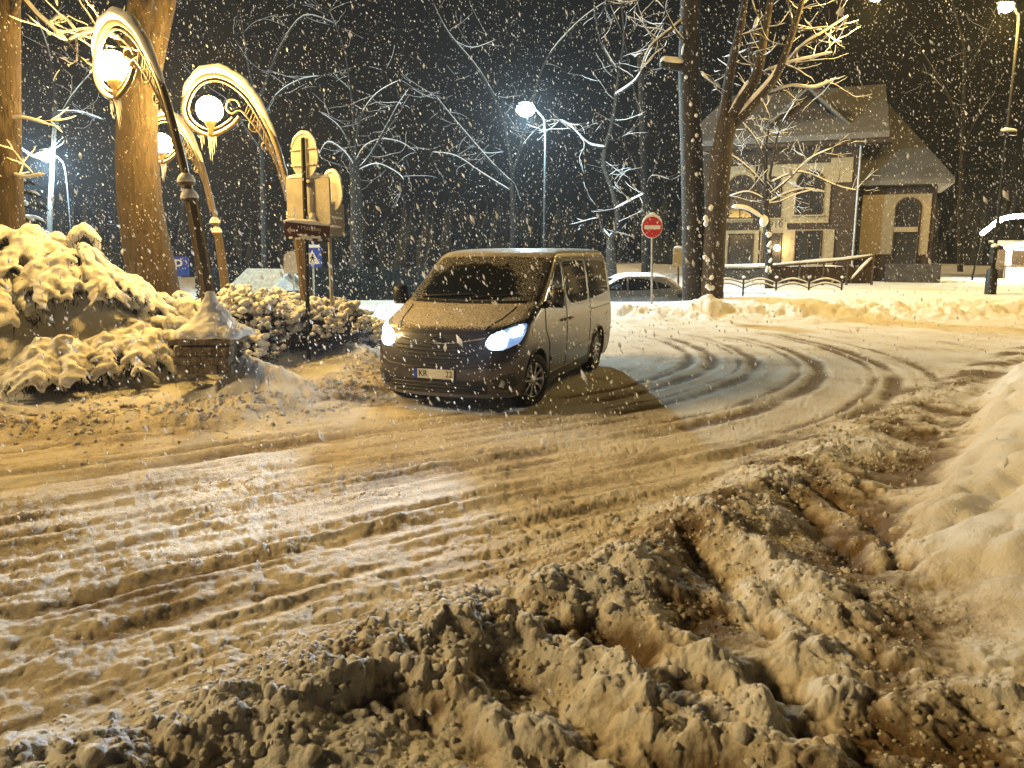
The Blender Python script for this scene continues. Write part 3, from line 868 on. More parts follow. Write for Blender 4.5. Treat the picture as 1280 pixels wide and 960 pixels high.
def build_van():
    fdir = (VAN_F - VAN_R).normalized()
    mid = (VAN_F + VAN_R) / 2
    root = thing('passenger_van', 'grey-brown passenger van dusted with snow, headlights lit, turning on the snowy road', 'van', (mid.x, mid.y, -.01), math.atan2(fdir.y, fdir.x))
    WB = 1.549
    B = Body(VAN_LEVELS, [(WB, .345, .395), (-WB, .345, .395)])
    body = B.shell('body', M['van_paint'], root)
    for ax in (WB, -WB):
        for sd in (1, -1):
            w = MB(); well(w, ax, .345, .396, .955, sd, .32); w.build('wheel_well', M['black'], root)
    MB().box((0, 0, .24), (4.3, 1.5, .05)).build('underbody', M['black'], root)
    for ax in (WB, -WB):
        for sd in (1, -1):
            pts = []
            for i in range(25):
                a = PI * (i / 24 * 1.12 - .06); x = ax + .40 * math.cos(a); z = .345 + .40 * math.sin(a)
                p, nr = B.hit(x, max(z, .22), 'left' if sd > 0 else 'right')
                if p is not None: pts.append(p + nr * .004)
            MB().tube(pts, .018, 6).build('arch_lip', M['van_paint'], root)
    for ax in (WB, -WB):
        for sd in (1, -1):
            wheel(root, (ax, sd * .845, .335), steer=(rad(-17) if ax > 0 else 0), side=sd)
    # glass
    B.panel('windscreen', round_poly([(-.85, 1.325), (0, 1.315), (.85, 1.325), (.875, 1.36), (.755, 1.835), (.35, 1.853), (-.35, 1.853), (-.755, 1.835), (-.875, 1.36)], .04), 'front', M['frost_glass'], root, .005, .06)
    for sd, vw in ((1, 'left'), (-1, 'right')):
        B.panel('front_door_window', round_poly([(1.13, 1.25), (.93, 1.42), (.73, 1.57), (.54, 1.72), (.44, 1.785), (.34, 1.79), (.34, 1.215), (.95, 1.20)], .06), vw, M['glass'], root, .004, .07)
        B.panel('sliding_door_window', round_poly([(.20, 1.79), (-.88, 1.785), (-.88, 1.20), (.02, 1.20), (.20, 1.30)], .06), vw, M['glass'], root, .004, .07)
        B.panel('rear_side_window', round_poly([(-1.03, 1.785), (-2.17, 1.76), (-2.22, 1.26), (-1.03, 1.20)], .06), vw, M['glass'], root, .004, .07)
        # seams
        ml = MB
        B.line('door_seam', [(1.22, 1.22), (1.22, .95), (1.06, .74), (.98, .33), (.26, .32), (.26, 1.83), (.46, 1.83), (.78, 1.58), (1.0, 1.40), (1.22, 1.22)], vw, M['black'], root, .006)
        B.line('door_seam', [(.26, .32), (-1.0, .33), (-1.02, 1.83), (.26, 1.84)], vw, M['black'], root, .006)
        B.line('slide_rail', [(-1.02, 1.04), (-2.30, 1.05)], vw, M['black'], root, .010)
        B.panel('sill_trim', [(1.10, .23), (1.10, .34), (-1.10, .34), (-1.10, .23)], vw, M['black'], root, .008, .10)
        B.panel('side_moulding', round_poly([(.98, .50), (.98, .56), (-1.08, .56), (-1.08, .50)], .02), vw, M['van_paint'], root, .016, .10, .02)
        for x0 in (.40, .16):
            p, nr = B.hit(x0, 1.0, vw)
            hb = MB(); q = [p + Vector((-.09, 0, 0)), p + Vector((-.07, sd * .035, 0)), p + Vector((.07, sd * .035, 0)), p + Vector((.09, 0, 0))]
            hb.tube(q, [.014, .016, .016, .014], 8).build('door_handle', M['van_paint'], root)
        # mirror: arm and deep housing with two glasses
        p, nr = B.hit(1.20, 1.24, vw)
        mir = MB()
        mir.tube([p - Vector((0, sd * .04, 0)), p + Vector((.02, sd * .12, .05))], [.05, .04], 8)
        hp = [(-.10, 0), (.10, 0), (.115, .06), (.11, .26), (.07, .31), (-.07, .31), (-.11, .26), (-.115, .06)]
        c = p + Vector((.0, sd * .17, -.02))
        vs = []; n = len(hp)
        for dx, sc in ((-.06, .9), (-.05, 1.0), (.02, 1.0), (.075, .82), (.10, .5)):
            for a, b in hp: vs.append((c.x + dx, c.y + a * sc * .8, c.z + ((b - .155) * sc + .155) * .82))
        fs = [(i * n + j, i * n + (j + 1) % n, (i + 1) * n + (j + 1) % n, (i + 1) * n + j) for i in range(4) for j in range(n)] + [tuple(range(n)), tuple(range(4 * n, 5 * n))]
        mir.add(vs, fs)
        mo = mir.build('wing_mirror', M['black'], root)
        MB().box((c.x - .063, c.y, c.z + .14), (.006, .14, .14)).build('mirror_glass', M['chrome'], mo)
    # front end
    B.panel('upper_grille', round_poly([(-.60, .80), (-.50, .93), (0, .945), (.50, .93), (.60, .80), (.50, .67), (.25, .625), (-.25, .625), (-.50, .67)], .05), 'front', M['black'], root, .006, .05)
    g = MB()
    for z, hw in ((.70, .47), (.745, .53), (.79, .57), (.835, .56)):
        pts = []
        for i in range(17):
            y = -hw + 2 * hw * i / 16; p, nr = B.hit(y, z - .02 * (1 - (y / hw) ** 2), 'front'); pts.append(p + nr * .008)
        g.tube(pts, .011, 5)
    g.build('grille_slat', M['dark_metal'], root)
    ch = MB()
    pts = []
    for i in range(25):
        y = -.58 + 1.16 * i / 24; p, nr = B.hit(y, .855 + .075 * (abs(y) / .58) ** 1.6, 'front'); pts.append(p + nr * .012)
    ch.tube(pts, .016, 6)
    ch.build('chrome_bar', M['chrome'], root)
    pts = []
    c2 = MB()
    for i in range(25):
        y = -.60 + 1.20 * i / 24; p, nr = B.hit(y, .615 + .19 * (abs(y) / .60) ** 2.2, 'front'); pts.append(p + nr * .008)
    c2.tube(pts, .010, 6).build('grille_surround', M['dark_metal'], root)
    p, nr = B.hit(0, .875, 'front')
    em = MB()
    Mx = Matrix.Rotation(PI / 2, 4, 'Y')
    cc = p + Vector((.02, 0, 0))
    em.tube([cc + Vector((0, .074 * math.cos(a), .074 * math.sin(a))) for a in np.linspace(0, 2 * PI, 33)], .011, 8, False)
    em.lathe([(.0, -.012), (.066, -.012), (.066, .0), (0, .003)], 24, cc, Mx)
    eo = em.build('emblem', M['dark_metal'], root)
    MB().prism([(-.085, .012), (.01, .012), (-.008, -.002), (.085, -.012), (-.01, -.012), (.008, .002)], cc + Vector((.012, 0, 0)), (0, 1, 0), (0, 0, 1), .006).build('emblem_bolt', M['chrome'], eo)
    for sd in (1, -1):
        f = lambda L: [(sd * a, b) for a, b in L]
        hs = B.panel('headlight', round_poly(f([(.585, .845), (.62, .955), (.76, 1.015), (.905, 1.075), (.945, 1.07), (.955, .96), (.93, .86), (.80, .79), (.66, .785)]), .03), 'front', M['lit_lens'], root, .006, .03)
        B.panel('lamp_main', round_poly(f([(.605, .865), (.64, .945), (.745, .995), (.80, .97), (.815, .87), (.775, .805), (.68, .80)]), .03), 'front', M['headlight'], hs, .012, .03)
        B.panel('lamp_corner', round_poly(f([(.815, .985), (.90, 1.05), (.925, 1.045), (.93, .96), (.845, .935)]), .02), 'front', M['headlight'], hs, .012, .03)
        fo = B.panel('fog_lamp_recess', round_poly(f([(.66, .34), (.70, .47), (.90, .52), (.915, .36), (.84, .30)]), .03), 'front', M['black'], root, .006, .04)
        p, nr = B.hit(sd * .775, .40, 'front')
        MB().lathe([(.0, .01), (.045, .012), (.05, -.01)], 16, p, Matrix.Rotation(PI / 2, 4, 'Y')).build('fog_lamp', M['lens'], fo)
    B.panel('lower_grille', round_poly([(-.62, .26), (-.64, .43), (.64, .43), (.62, .26)], .04), 'front', M['black'], root, .006, .06)
    g = MB()
    for z in (.30, .345, .39):
        pts = []
        for i in range(17):
            y = -.6 + 1.2 * i / 16; p, nr = B.hit(y, z, 'front'); pts.append(p + nr * .008)
        g.tube(pts, .010, 5)
    g.build('lower_grille_slat', M['dark_metal'], root)
    B.line('bumper_seam', [(-.93, .70), (-.66, .60), (-.3, .575), (.3, .575), (.66, .60), (.93, .70)], 'front', M['black'], root, .006)
    B.line('bonnet_seam', [(-.88, 1.10), (-.60, .985), (0, .975), (.60, .985), (.88, 1.10)], 'front', M['black'], root, .007)
    # bonnet ribs
    for sd in (1, -1):
        B.line('bonnet_crease', [(1.62, sd * .72), (2.0, sd * .66), (2.28, sd * .56)], 'top', M['van_paint'], root, .014, -.004)
    # number plate, centre of the front
    p, nr = B.hit(0, .50, 'front')
    pl = MB(); pl.box((p.x + .018, 0, .50), (.012, .54, .135)); fr = pl.build('plate_holder', M['black'], root)
    plate = MB().box((p.x + .026, .02, .50), (.006, .475, .112)).build('number_plate', M['white_paint'], fr)
    MB().box((p.x + .026, -.242, .50), (.006, .044, .112)).build('plate_band', M['blue_paint'], fr)
    for txt, yy in (('KR', -.145), ('22', .195)):
        me = text_mesh(txt, .105, .003, .86)
        me.transform(Matrix.Translation((p.x + .0305, yy, .50)) @ Matrix(((0, 0, 1), (1, 0, 0), (0, 1, 0))).to_4x4())
        link('plate_letters', me, M['black'], fr)
    rs = MB()
    for k in range(14):
        rs.blob((p.x + .029, random.uniform(-.07, .14), .50 + random.uniform(-.045, .05)), (.004, random.uniform(.012, .03), random.uniform(.01, .025)), k, .4, 1)
    rs.build('plate_snow', M['snow'], fr)
    # wipers
    wi = MB()
    for y0, y1 in ((-.62, .02), (.08, .68)):
        pts = []
        for i in range(9):
            t = i / 8; y = y0 + (y1 - y0) * t; p, nr = B.hit(y, 1.335 + .035 * t, 'front'); pts.append(p + nr * .022)
        wi.tube(pts, .012, 5)
        p, nr = B.hit(y0 + .35, 1.30, 'front'); wi.tube([p, pts[5]], .010, 5)
    wi.build('wiper', M['black'], root)
    # scuttle panel under the screen
    B.panel('scuttle', [(-.80, 1.285), (-.80, 1.318), (0, 1.308), (.80, 1.318), (.80, 1.285), (0, 1.275)], 'front', M['black'], root, .003, .07)
    # side repeater sticker on the wing
    B.panel('wing_marker', rrect(1.70, .925, 1.76, 1.0, .012), 'left', simple('yellow_marker', (.75, .5, .03), .5), root, .004, .03)
    for sd in (1, -1):
        B.panel('tail_light', rrect(-.01, 0, .01, .01, .002) if False else [(sd * .93, .95), (sd * .93, 1.45), (sd * .82, 1.45), (sd * .82, .95)], 'rear', M['red_paint'], root, .006, .05)
    B.panel('rear_window', round_poly([(-.70, 1.25), (-.66, 1.74), (.66, 1.74), (.70, 1.25)], .05), 'rear', M['glass'], root, .004, .08)
    # thin roof snow with an uneven edge
    return root, B
VAN, VAN_BODY = build_van()

def add_light(name, kind, loc, energy, color, size=.1, rot=None, **k):
    l = bpy.data.lights.new(name, kind); l.energy = energy; l.color = color
    if kind != 'SUN': l.shadow_soft_size = size
    for a, b in k.items(): setattr(l, a, b)
    o = bpy.data.objects.new(name, l); COL.objects.link(o); o.location = loc
    if rot is not None: o.rotation_euler = rot
    return o

def aim(o, target):
    d = Vector(target) - o.location
    o.rotation_euler = d.to_track_quat('-Z', 'Y').to_euler()

_vm = Matrix.Translation(VAN.location) @ Matrix.Rotation(VAN.rotation_euler.z, 4, 'Z')
HEADLIGHT_W = 720
for sd in (1, -1):
    src = _vm @ Vector((2.46, sd * .72, .90)); dst = _vm @ Vector((12.0, sd * .9 + .6, .95))
    o = add_light('headlamp_beam', 'SPOT', src, HEADLIGHT_W, (.74, .86, 1.0), .06, spot_size=rad(50), spot_blend=1.0); aim(o, dst)

# ---- the parked car behind the bank
CAR_LEVELS = [
 (.22, 2.05, -2.08, .82, .5, .3), (.32, 2.14, -2.16, .86, .5, .3), (.50, 2.19, -2.20, .895, .5, .3), (.70, 2.17, -2.20, .905, .5, .3), (.86, 2.08, -2.16, .90, .55, .3),
 (.95, 1.90, -2.12, .885, .6, .3), (1.02, 1.45, -2.08, .87, .6, .3), (1.07, 1.15, -2.02, .855, .5, .28), (1.18, .92, -1.90, .82, .4, .28), (1.32, .65, -1.74, .765, .32, .28),
 (1.44, .40, -1.58, .705, .28, .28), (1.51, .18, -1.42, .65, .28, .3), (1.545, -.05, -1.22, .55, .3, .3), (1.56, -.3, -.95, .35, .25, .25)]
def car_base(nt, b, tc):
    b.inputs['Base Color'].default_value = (.17, .175, .185, 1); b.inputs['Metallic'].default_value = .4; b.inputs['Roughness'].default_value = .3
    b.inputs['Coat Weight'].default_value = .6
M['car_paint'] = dusted('silver_grey_paint', car_base, .34, 25, .45, .9)
def build_car():
    y0 = 26.6
    xr = P(856, 380, y0).x
    root = thing('parked_car', 'silver-grey hatchback with snow on its roof parked behind the far snowbank', 'car', (xr - 2.2, y0, gz(xr - 2.2, y0) - .03), PI + rad(4))
    B = Body(CAR_LEVELS, [(1.30, .33, .37), (-1.28, .33, .37)], N2=60)
    B.shell('body', M['car_paint'], root)
    for ax in (1.30, -1.28):
        for sd in (1, -1):
            w = MB(); well(w, ax, .33, .372, .88, sd, .28); w.build('wheel_well', M['black'], root)
    for ax in (1.30, -1.28):
        for sd in (1, -1): wheel(root, (ax, sd * .78, .32), .32, .2, .21, 10, 0, sd)
    for sd, vw in ((1, 'left'), (-1, 'right')):
        B.panel('front_door_window', round_poly([(.98, 1.06), (.35, 1.40), (-.02, 1.445), (-.02, 1.05)], .05), vw, M['glass'], root, .004, .07)
        B.panel('rear_door_window', round_poly([(-.08, 1.05), (-.08, 1.45), (-.65, 1.43), (-.98, 1.36), (-1.05, 1.09)], .05), vw, M['glass'], root, .004, .07)
        B.panel('quarter_window', round_poly([(-1.10, 1.10), (-1.04, 1.34), (-1.45, 1.20), (-1.52, 1.13)], .04), vw, M['glass'], root, .004, .05)
        B.line('door_seam', [(1.05, 1.0), (1.0, .4), (-.05, .38), (-.05, 1.46)], vw, M['black'], root, .008)
        B.line('door_seam', [(-.05, .38), (-.9, .40), (-1.12, .75), (-1.1, 1.05)], vw, M['black'], root, .008)
        for x0 in (.1, -.95):
            p, nr = B.hit(x0, .92, vw); MB().tube([p + Vector((-.08, 0, 0)), p + Vector((0, sd * .03, 0)), p + Vector((.08, 0, 0))], .014, 6).build('door_handle', M['chrome'], root)
        p, nr = B.hit(.86, 1.06, vw); MB().blob(p + Vector((.02, sd * .12, .05)), (.08, .12, .075), 3, .05).build('wing_mirror', M['car_paint'], root)
        B.panel('tail_light', rrect(-2.02, .82, -1.72, .95, .04), vw, M['black'], root, .006, .05)
    B.panel('windscreen', round_poly([(-.62, 1.08), (-.52, 1.44), (.52, 1.44), (.62, 1.08)], .05), 'front', M['glass'], root, .004, .07)
    sn = MB()
    V, F = [], []
    nx, ny = 16, 9
    for i in range(nx):
        for j in range(ny):
            x = .25 - 1.6 * i / (nx - 1); y = (-.58 + 1.16 * j / (ny - 1))
            p, nr = B.hit(x, y, 'top')
            ed = min(i, nx - 1 - i, j, ny - 1 - j)
            V.append((p.x, p.y, p.z + (.05 * min(1, ed / 1.5) + .008 * math.sin(i * 3.1 + j * 1.7) * (ed > 0) - .004)))
    F = [(i * ny + j, i * ny + j + 1, (i + 1) * ny + j + 1, (i + 1) * ny + j) for i in range(nx - 1) for j in range(ny - 1)]
    sn.add(V, F).build('roof_snow', M['snow'], root)
build_car()
# ------------------------------------------------------------------ the three ornamental crook lamps
COLD_W, COLD2_W, SOD_W, SOD2_W = 2700, 4500, 700, 800
SKY_STRENGTH = .02
HAZE_DENSITY = .0006
EXPOSURE = 1.05
SUN_W = 1.6
WARM = (1.0, .60, .18)
SODIUM = (1.0, .62, .12)
COLD = (.58, .86, 1.0)
GLOBE_L = 300
M['globe'] = emit('lamp_globe_lit', (1.0, .60, .15), GLOBE_L)
M['ice'] = simple('ice', (.7, .72, .75), .12, var=.1)

LB = P(386, 440, 12.9)
def lp(px, py):
    q = P(px, py, 12.9) - LB
    return Vector((q.x, 0, q.z))

def snow_over(mb, pts, th, seed=0, n=10):
    """snow sitting on a curved bar"""
    out = []; rr = []
    for i, p in enumerate(pts):
        t = i / (len(pts) - 1)
        k = math.sin(PI * min(1, max(0, t))) ** .45
        r = th * k * (1 + .10 * math.sin(i * 1.1 + seed) + .06 * math.sin(i * 2.7)) + .006
        out.append(Vector(p) + Vector((0, 0, r * .75))); rr.append(r)
    mb.tube(out, rr, n, True)

def build_lamp():
    root = thing('crook_lamp', 'tall ornamental crook lamp', 'street lamp')
    line = [lp(*q) for q in [(386, 440), (385, 395), (378, 332), (371, 285)]]
    fat = catmull(line, 4)
    pole = MB()
    pole.tube(fat, [.098 - .028 * i / (len(fat) - 1) for i in range(len(fat))], 14)
    for k in range(7):   # flutes
        a = 2 * PI * k / 7
        pole.tube([p + Vector((math.cos(a), math.sin(a), 0)) * (.092 - .026 * i / (len(fat) - 1)) for i, p in enumerate(fat)], .016, 5)
    pole.lathe([(.15, 0), (.15, .12), (.12, .16), (.11, .3), (.10, .34)], 16, line[0])
    pole.build('pole', M['iron'], root)
    cols = MB(); cs = MB()
    for dz in (0, .20):
        c = fat[-1] + Vector((-.02 - dz * .15, 0, dz))
        cols.lathe([(.06, -.05), (.10, -.03), (.105, 0), (.07, .05), (.05, .08)], 16, c)
        cs.lathe([(.105, .0), (.11, .03), (.085, .08), (.045, .12)], 14, c)
    cols.build('collar', M['iron'], root)
    cs.build('collar_snow', M['snow'], root)
    arch_px = [(371, 285), (364, 250), (357, 222), (345, 180), (331, 150), (313, 121), (292, 102), (270, 94), (249, 99), (235, 115), (229, 135), (234, 152), (247, 164), (262, 169), (277, 165), (292, 155), (299, 146)]
    arch = catmull([lp(*q) for q in arch_px], 6)
    m = MB()
    m.tube(arch, [.050 - .018 * i / (len(arch) - 1) for i in range(len(arch))], 10)
    cen = lp(262, 137)
    inner = []
    for i, p in enumerate(arch[6:-4]):
        t = arch[min(i + 7, len(arch) - 1)] - arch[i + 5]
        nrm = Vector((t.z, 0, -t.x)).normalized()
        if nrm.dot(cen - p) < 0: nrm = -nrm
        inner.append(p + nrm * .085)
    m.tube(inner, .016, 6)
    m.build('crook_arm', M['iron'], root)
    fan = MB()
    lo = catmull([lp(*q) for q in [(349, 212), (338, 190), (324, 166), (310, 148), (300, 138), (290, 142), (283, 135), (287, 125), (296, 126), (300, 133)]], 5)
    fan.tube(lo, .016, 6)
    up = [p for p in inner if p.z > lp(0, 215).z and p.x > lp(285, 0).x]
    for i in range(13):
        a = lo[int(i * 19 / 13)]
        b = min(up, key=lambda p: (p - a - Vector((.05 + i * .004, 0, .16))).length)
        fan.tube([a, b], .012, 5)
    for (cx, cy, r0) in ((318, 157, 9), (332, 182, 6)):
        pts = []
        for k in range(26):
            a = k / 25 * 4.2 * PI * .62; r = r0 * (1 - .62 * k / 25)
            pts.append(lp(cx + r * math.cos(a), cy + r * math.sin(a)))
        fan.tube(pts, .013, 6)
    fan.build('scroll_fan', M['iron'], root)
    cup = MB()
    cup.lathe([(.03, -.42), (.05, -.38), (.045, -.30), (.07, -.24), (.105, -.17), (.115, -.14), (.0, -.14)], 20, cen)
    cup.build('globe_holder', M['iron'], root)
    g = MB(); bm = bmesh.new(); bmesh.ops.create_uvsphere(bm, u_segments=28, v_segments=18, radius=.205)
    g.add([v.co + cen for v in bm.verts], [tuple(v.index for v in f.verts) for f in bm.faces]); bm.free()
    g.build('globe', M['globe'], root, True, 180)
    ic = MB()
    b0 = lp(262, 170)
    for i in range(9):
        x = random.uniform(-.15, .15); L = random.uniform(.10, .40) * (1 - abs(x) * 3)
        ic.tube([b0 + Vector((x, random.uniform(-.02, .02), .01 + abs(x) * .3)), b0 + Vector((x, 0, -L * .5)), b0 + Vector((x + .005, 0, -L - .05))], [.018, .010, .001], 6)
    ic.build('icicle', M['ice'], root)
    sn = MB()
    snow_over(sn, [p + Vector((0, 0, .03)) for p in catmull([lp(*q) for q in [(345, 178), (331, 149), (313, 120), (292, 101), (270, 93), (249, 98), (235, 114), (230, 128)]], 5)], .070, 0, 10)
    so = sn.build('snow_cap', M['snow'], root)
    return root

LAMPS = []
def place_lamp(o, base, head, label):
    o.location = base
    o.rotation_euler = (0, 0, math.atan2(head[1], head[0]) - PI)
    o['label'] = label; o['group'] = 'crook lamps along the left bank'
    LAMPS.append(o)
lampB = build_lamp()
lampA = copy_tree(lampB); lampC = copy_tree(lampB)
place_lamp(lampB, LB, (-1, 0), 'crook lamp with a globe rising behind the cluster of signs')
bA = P(262, 365, 9.75); place_lamp(lampA, (bA.x + .02, 9.75, LB.z + .30), (-1.46, .95), 'nearest crook lamp, standing on the snow-covered stone pedestal')
lampA.rotation_euler[1] = rad(-5)
bC = P(281, 350, 16.45); place_lamp(lampC, (bC.x, 16.45, LB.z), (-1.4, .5), 'crook lamp whose globe is half hidden behind the big trunk')

# stone pedestal of the near lamp
PS = .74
ped = thing('stone_pedestal', 'low stone pedestal with an overhanging slab under a cone of snow', 'pedestal', (bA.x - .03, 9.72, .42))
ped.scale = (PS, PS, PS)
pm = MB()
for k in range(4):
    for j in range(3):
        for sx in (0, 1):
            w_ = .23
            pm.box((-.345 + w_ * k + (.0 if j % 2 else .03), (-.35 if sx == 0 else .35) + random.uniform(-.012, .012), .08 + .155 * j), (w_ - .012, .16, .145))
    for j in range(3):
        pm.box((-.40 + random.uniform(-.01, .01), -.24 + .16 * k, .08 + .155 * j), (.10, .148, .145))
pm.box((0, 0, .22), (.72, .60, .44))
pm.build('masonry', M['stone'], ped, False)
sl = MB()
sl.box((0, 0, .545), (1.02, .92, .09))
sl.build('slab', M['stone'], ped, False)
sc = MB(); n = 40; prof = [(.60, .0), (.615, .05), (.57, .13), (.45, .24), (.32, .36), (.22, .48), (.15, .60), (.115, .70), (.10, .78)]
V = []; F = []
for i, (r, z) in enumerate(prof):
    for k in range(n):
        a = 2 * PI * k / n
        sq = 1 / max(abs(math.cos(a)), abs(math.sin(a))) if i < 3 else 1
        sq = min(sq, 1.25)
        rr = (r * sq if i < 3 else r) * (1 + .07 * math.sin(3 * a + i * .5) + .04 * math.sin(7 * a))
        dr = 0
        V.append((rr * math.cos(a) * .9 + (.10 - z * .05), rr * math.sin(a) * .82, .59 + z))
F = [(i * n + k, i * n + (k + 1) % n, (i + 1) * n + (k + 1) % n, (i + 1) * n + k) for i in range(len(prof) - 1) for k in range(n)]
F.append(tuple(range(n))[::-1]); F.append(tuple((len(prof) - 1) * n + k for k in range(n)))
sc.add(V, F)
so = sc.build('snow_cone', M['snow'], ped, True, 180)
md = so.modifiers.new('remesh', 'REMESH'); md.mode = 'VOXEL'; md.voxel_size = .03; md.use_smooth_shade = True
md = so.modifiers.new('smooth', 'SMOOTH'); md.factor = .5; md.iterations = 6
_cl0 = bpy.data.textures.new('drift_lumps', 'CLOUDS'); _cl0.noise_scale = .22
md = so.modifiers.new('lumps', 'DISPLACE'); md.texture = _cl0; md.strength = .10; md.mid_level = .5

# ------------------------------------------------------------------ other lamps
M['cold_lamp'] = emit('cold_lamp_lit', (.62, .92, 1.0), 400)
M['sodium_lamp'] = emit('sodium_lamp_lit', (1.0, .78, .38), 160)
M['pole_grey'] = simple('lamp_post_grey', (.010, .010, .010), .9, .0)

def road_lamp(name, head, pole_xy, pole_mat, lens_mat, label, w, col, arm=True, lens=.2, group=None):
    z0 = gz(pole_xy[0], pole_xy[1])
    r = thing(name, label, 'street lamp', (pole_xy[0], pole_xy[1], z0), 0, group)
    off = Vector((head[0] - pole_xy[0], head[1] - pole_xy[1], 0)); H = head[2] - z0
    pts = [Vector((0, 0, -.1)), Vector((0, 0, 1.2)), Vector((0, 0, H * .5)), Vector((0, 0, H - .7)), Vector(off * .25) + Vector((0, 0, H - .15)), Vector(off * .75) + Vector((0, 0, H + .08))]
    MB().tube(catmull(pts, 5), [.070 - .042 * i / 25 for i in range(26)], 10).build('pole', pole_mat, r)
    d = off.normalized() if off.length > .01 else Vector((1, 0, 0))
    s = Vector((-d.y, d.x, 0))
    c = off + Vector((0, 0, H))
    hb = MB(); vs = []
    for t, w_, h in ((-.32, .05, .05), (-.2, .13, .10), (.12, .16, .13), (.30, .10, .08), (.34, .03, .03)):
        for k in range(10):
            a = PI * k / 9
            vs.append(c + d * t + s * w_ * math.cos(a) + Vector((0, 0, .04 + h * math.sin(a))))
    hb.add(vs, [(i * 10 + k, i * 10 + (k + 1) % 10, (i + 1) * 10 + (k + 1) % 10, (i + 1) * 10 + k) for i in range(4) for k in range(10)] + [tuple(range(10)), tuple(range(40, 50))])
    hb.build('lamp_head', pole_mat, r)
    MB().blob(c + Vector((0, 0, -.05)), (lens, lens * .8, lens * .75), 1, .0, 3).build('lamp_glass', lens_mat, r)
    MB().blob(c + Vector((0, 0, .16)), (.26, .13, .07), 5, .15, 2).build('snow_cap', M['snow'], r)
    add_light('lamp_light', 'POINT', Vector((pole_xy[0], pole_xy[1], z0)) + c + Vector((0, 0, -.42)), w, col, .12)
    return r

hc = P(657, 135, 30.0)
road_lamp('street_lamp', hc, (P(681, 330, 30.0).x, 30.6), M['pole_grey'], M['cold_lamp'], 'tall grey street lamp with a brilliant white light behind the van', COLD_W, COLD, lens=.34)
hl_ = P(58, 193, 33.0)
road_lamp('street_lamp', hl_, (P(84, 300, 33.0).x, 33.4), M['pole_grey'], M['cold_lamp'], 'distant grey street lamp with a white light beyond the left trunks', COLD2_W, COLD, lens=.30)
hs = P(1095, -8, 23.5)
root = thing('hanging_lamp', 'sodium lamp hung on a cable above the far bank', 'street lamp', hs)
m = MB(); m.lathe([(.0, .30), (.06, .28), (.10, .16), (.27, .02), (.30, -.06), (.27, -.06), (.0, .0)], 20); m.build('lamp_head', M['pole_grey'], root)
MB().blob((0, 0, -.06), (.2, .2, .14), 1, 0, 3).build('lamp_glass', M['sodium_lamp'], root, True, 180)
MB().blob((0, 0, .27), (.2, .2, .08), 5, .15, 2).build('snow_cap', M['snow'], root)
MB().tube(catmull([P(968, -75, 24.0) - hs, (0, 0, .30), P(1262, -30, 25.0) - hs], 6), .012, 5).build('cable', M['black'], root)
add_light('lamp_light', 'POINT', hs + Vector((0, 0, -.34)), SOD_W, SODIUM, .12)
hr_ = P(1258, 6, 25.0)
pr = P(1243, 361, 25.0)
rl = road_lamp('street_lamp', (hr_.x, hr_.y, hr_.z), (pr.x, 25.2), M['pole_grey'], M['sodium_lamp'], 'amber street lamp on a slim post with a thick dark foot', SOD2_W, SODIUM, lens=.22)
bx = MB(); bx.lathe([(.17, -.1), (.17, .75), (.15, .80), (.10, .82)], 14); bx.build('post_foot', M['dark_metal'], rl)
bz = MB(); bz.box((.02, -.04, 5.0), (.5, .14, .10)); bz.build('cross_bar', M['dark_metal'], rl); bz = MB(); bz.box((-.05, -.04, 1.25), (.12, .2, .5)); bz.build('post_box', M['dark_metal'], rl)
bs = MB(); bs.blob((.02, -.04, 5.10), (.27, .10, .07), 4, .3); bs.build('bar_snow', M['snow'], rl); MB().blob((-.05, -.04, 1.54), (.10, .12, .07), 5, .3).build('box_snow', M['snow'], rl)
# small far path lights
for i, (px, py, yy) in enumerate([(467, 345, 60), (423, 343, 64), (407, 356, 66), (498, 341, 58), (477, 343, 70)]):
    q = P(px, py, yy)
    t = thing('path_light', 'tiny distant lit path light on a thin post beyond the hedge', 'lamp', (q.x, q.y, -.5), 0, 'far path lights')
    MB().tube([(0, 0, 0), (0, 0, q.z + .5)], [.06, .05], 8).build('pole', M['pole_grey'], t)
    MB().lathe([(.05, -.1), (.13, -.02), (.14, .08), (.06, .17), (.0, .19)], 12, (0, 0, q.z + .5)).build('lamp_glass', emit('path_light_lit', (.9, .95, 1.0), 5 if i < 3 else 1.2), t)
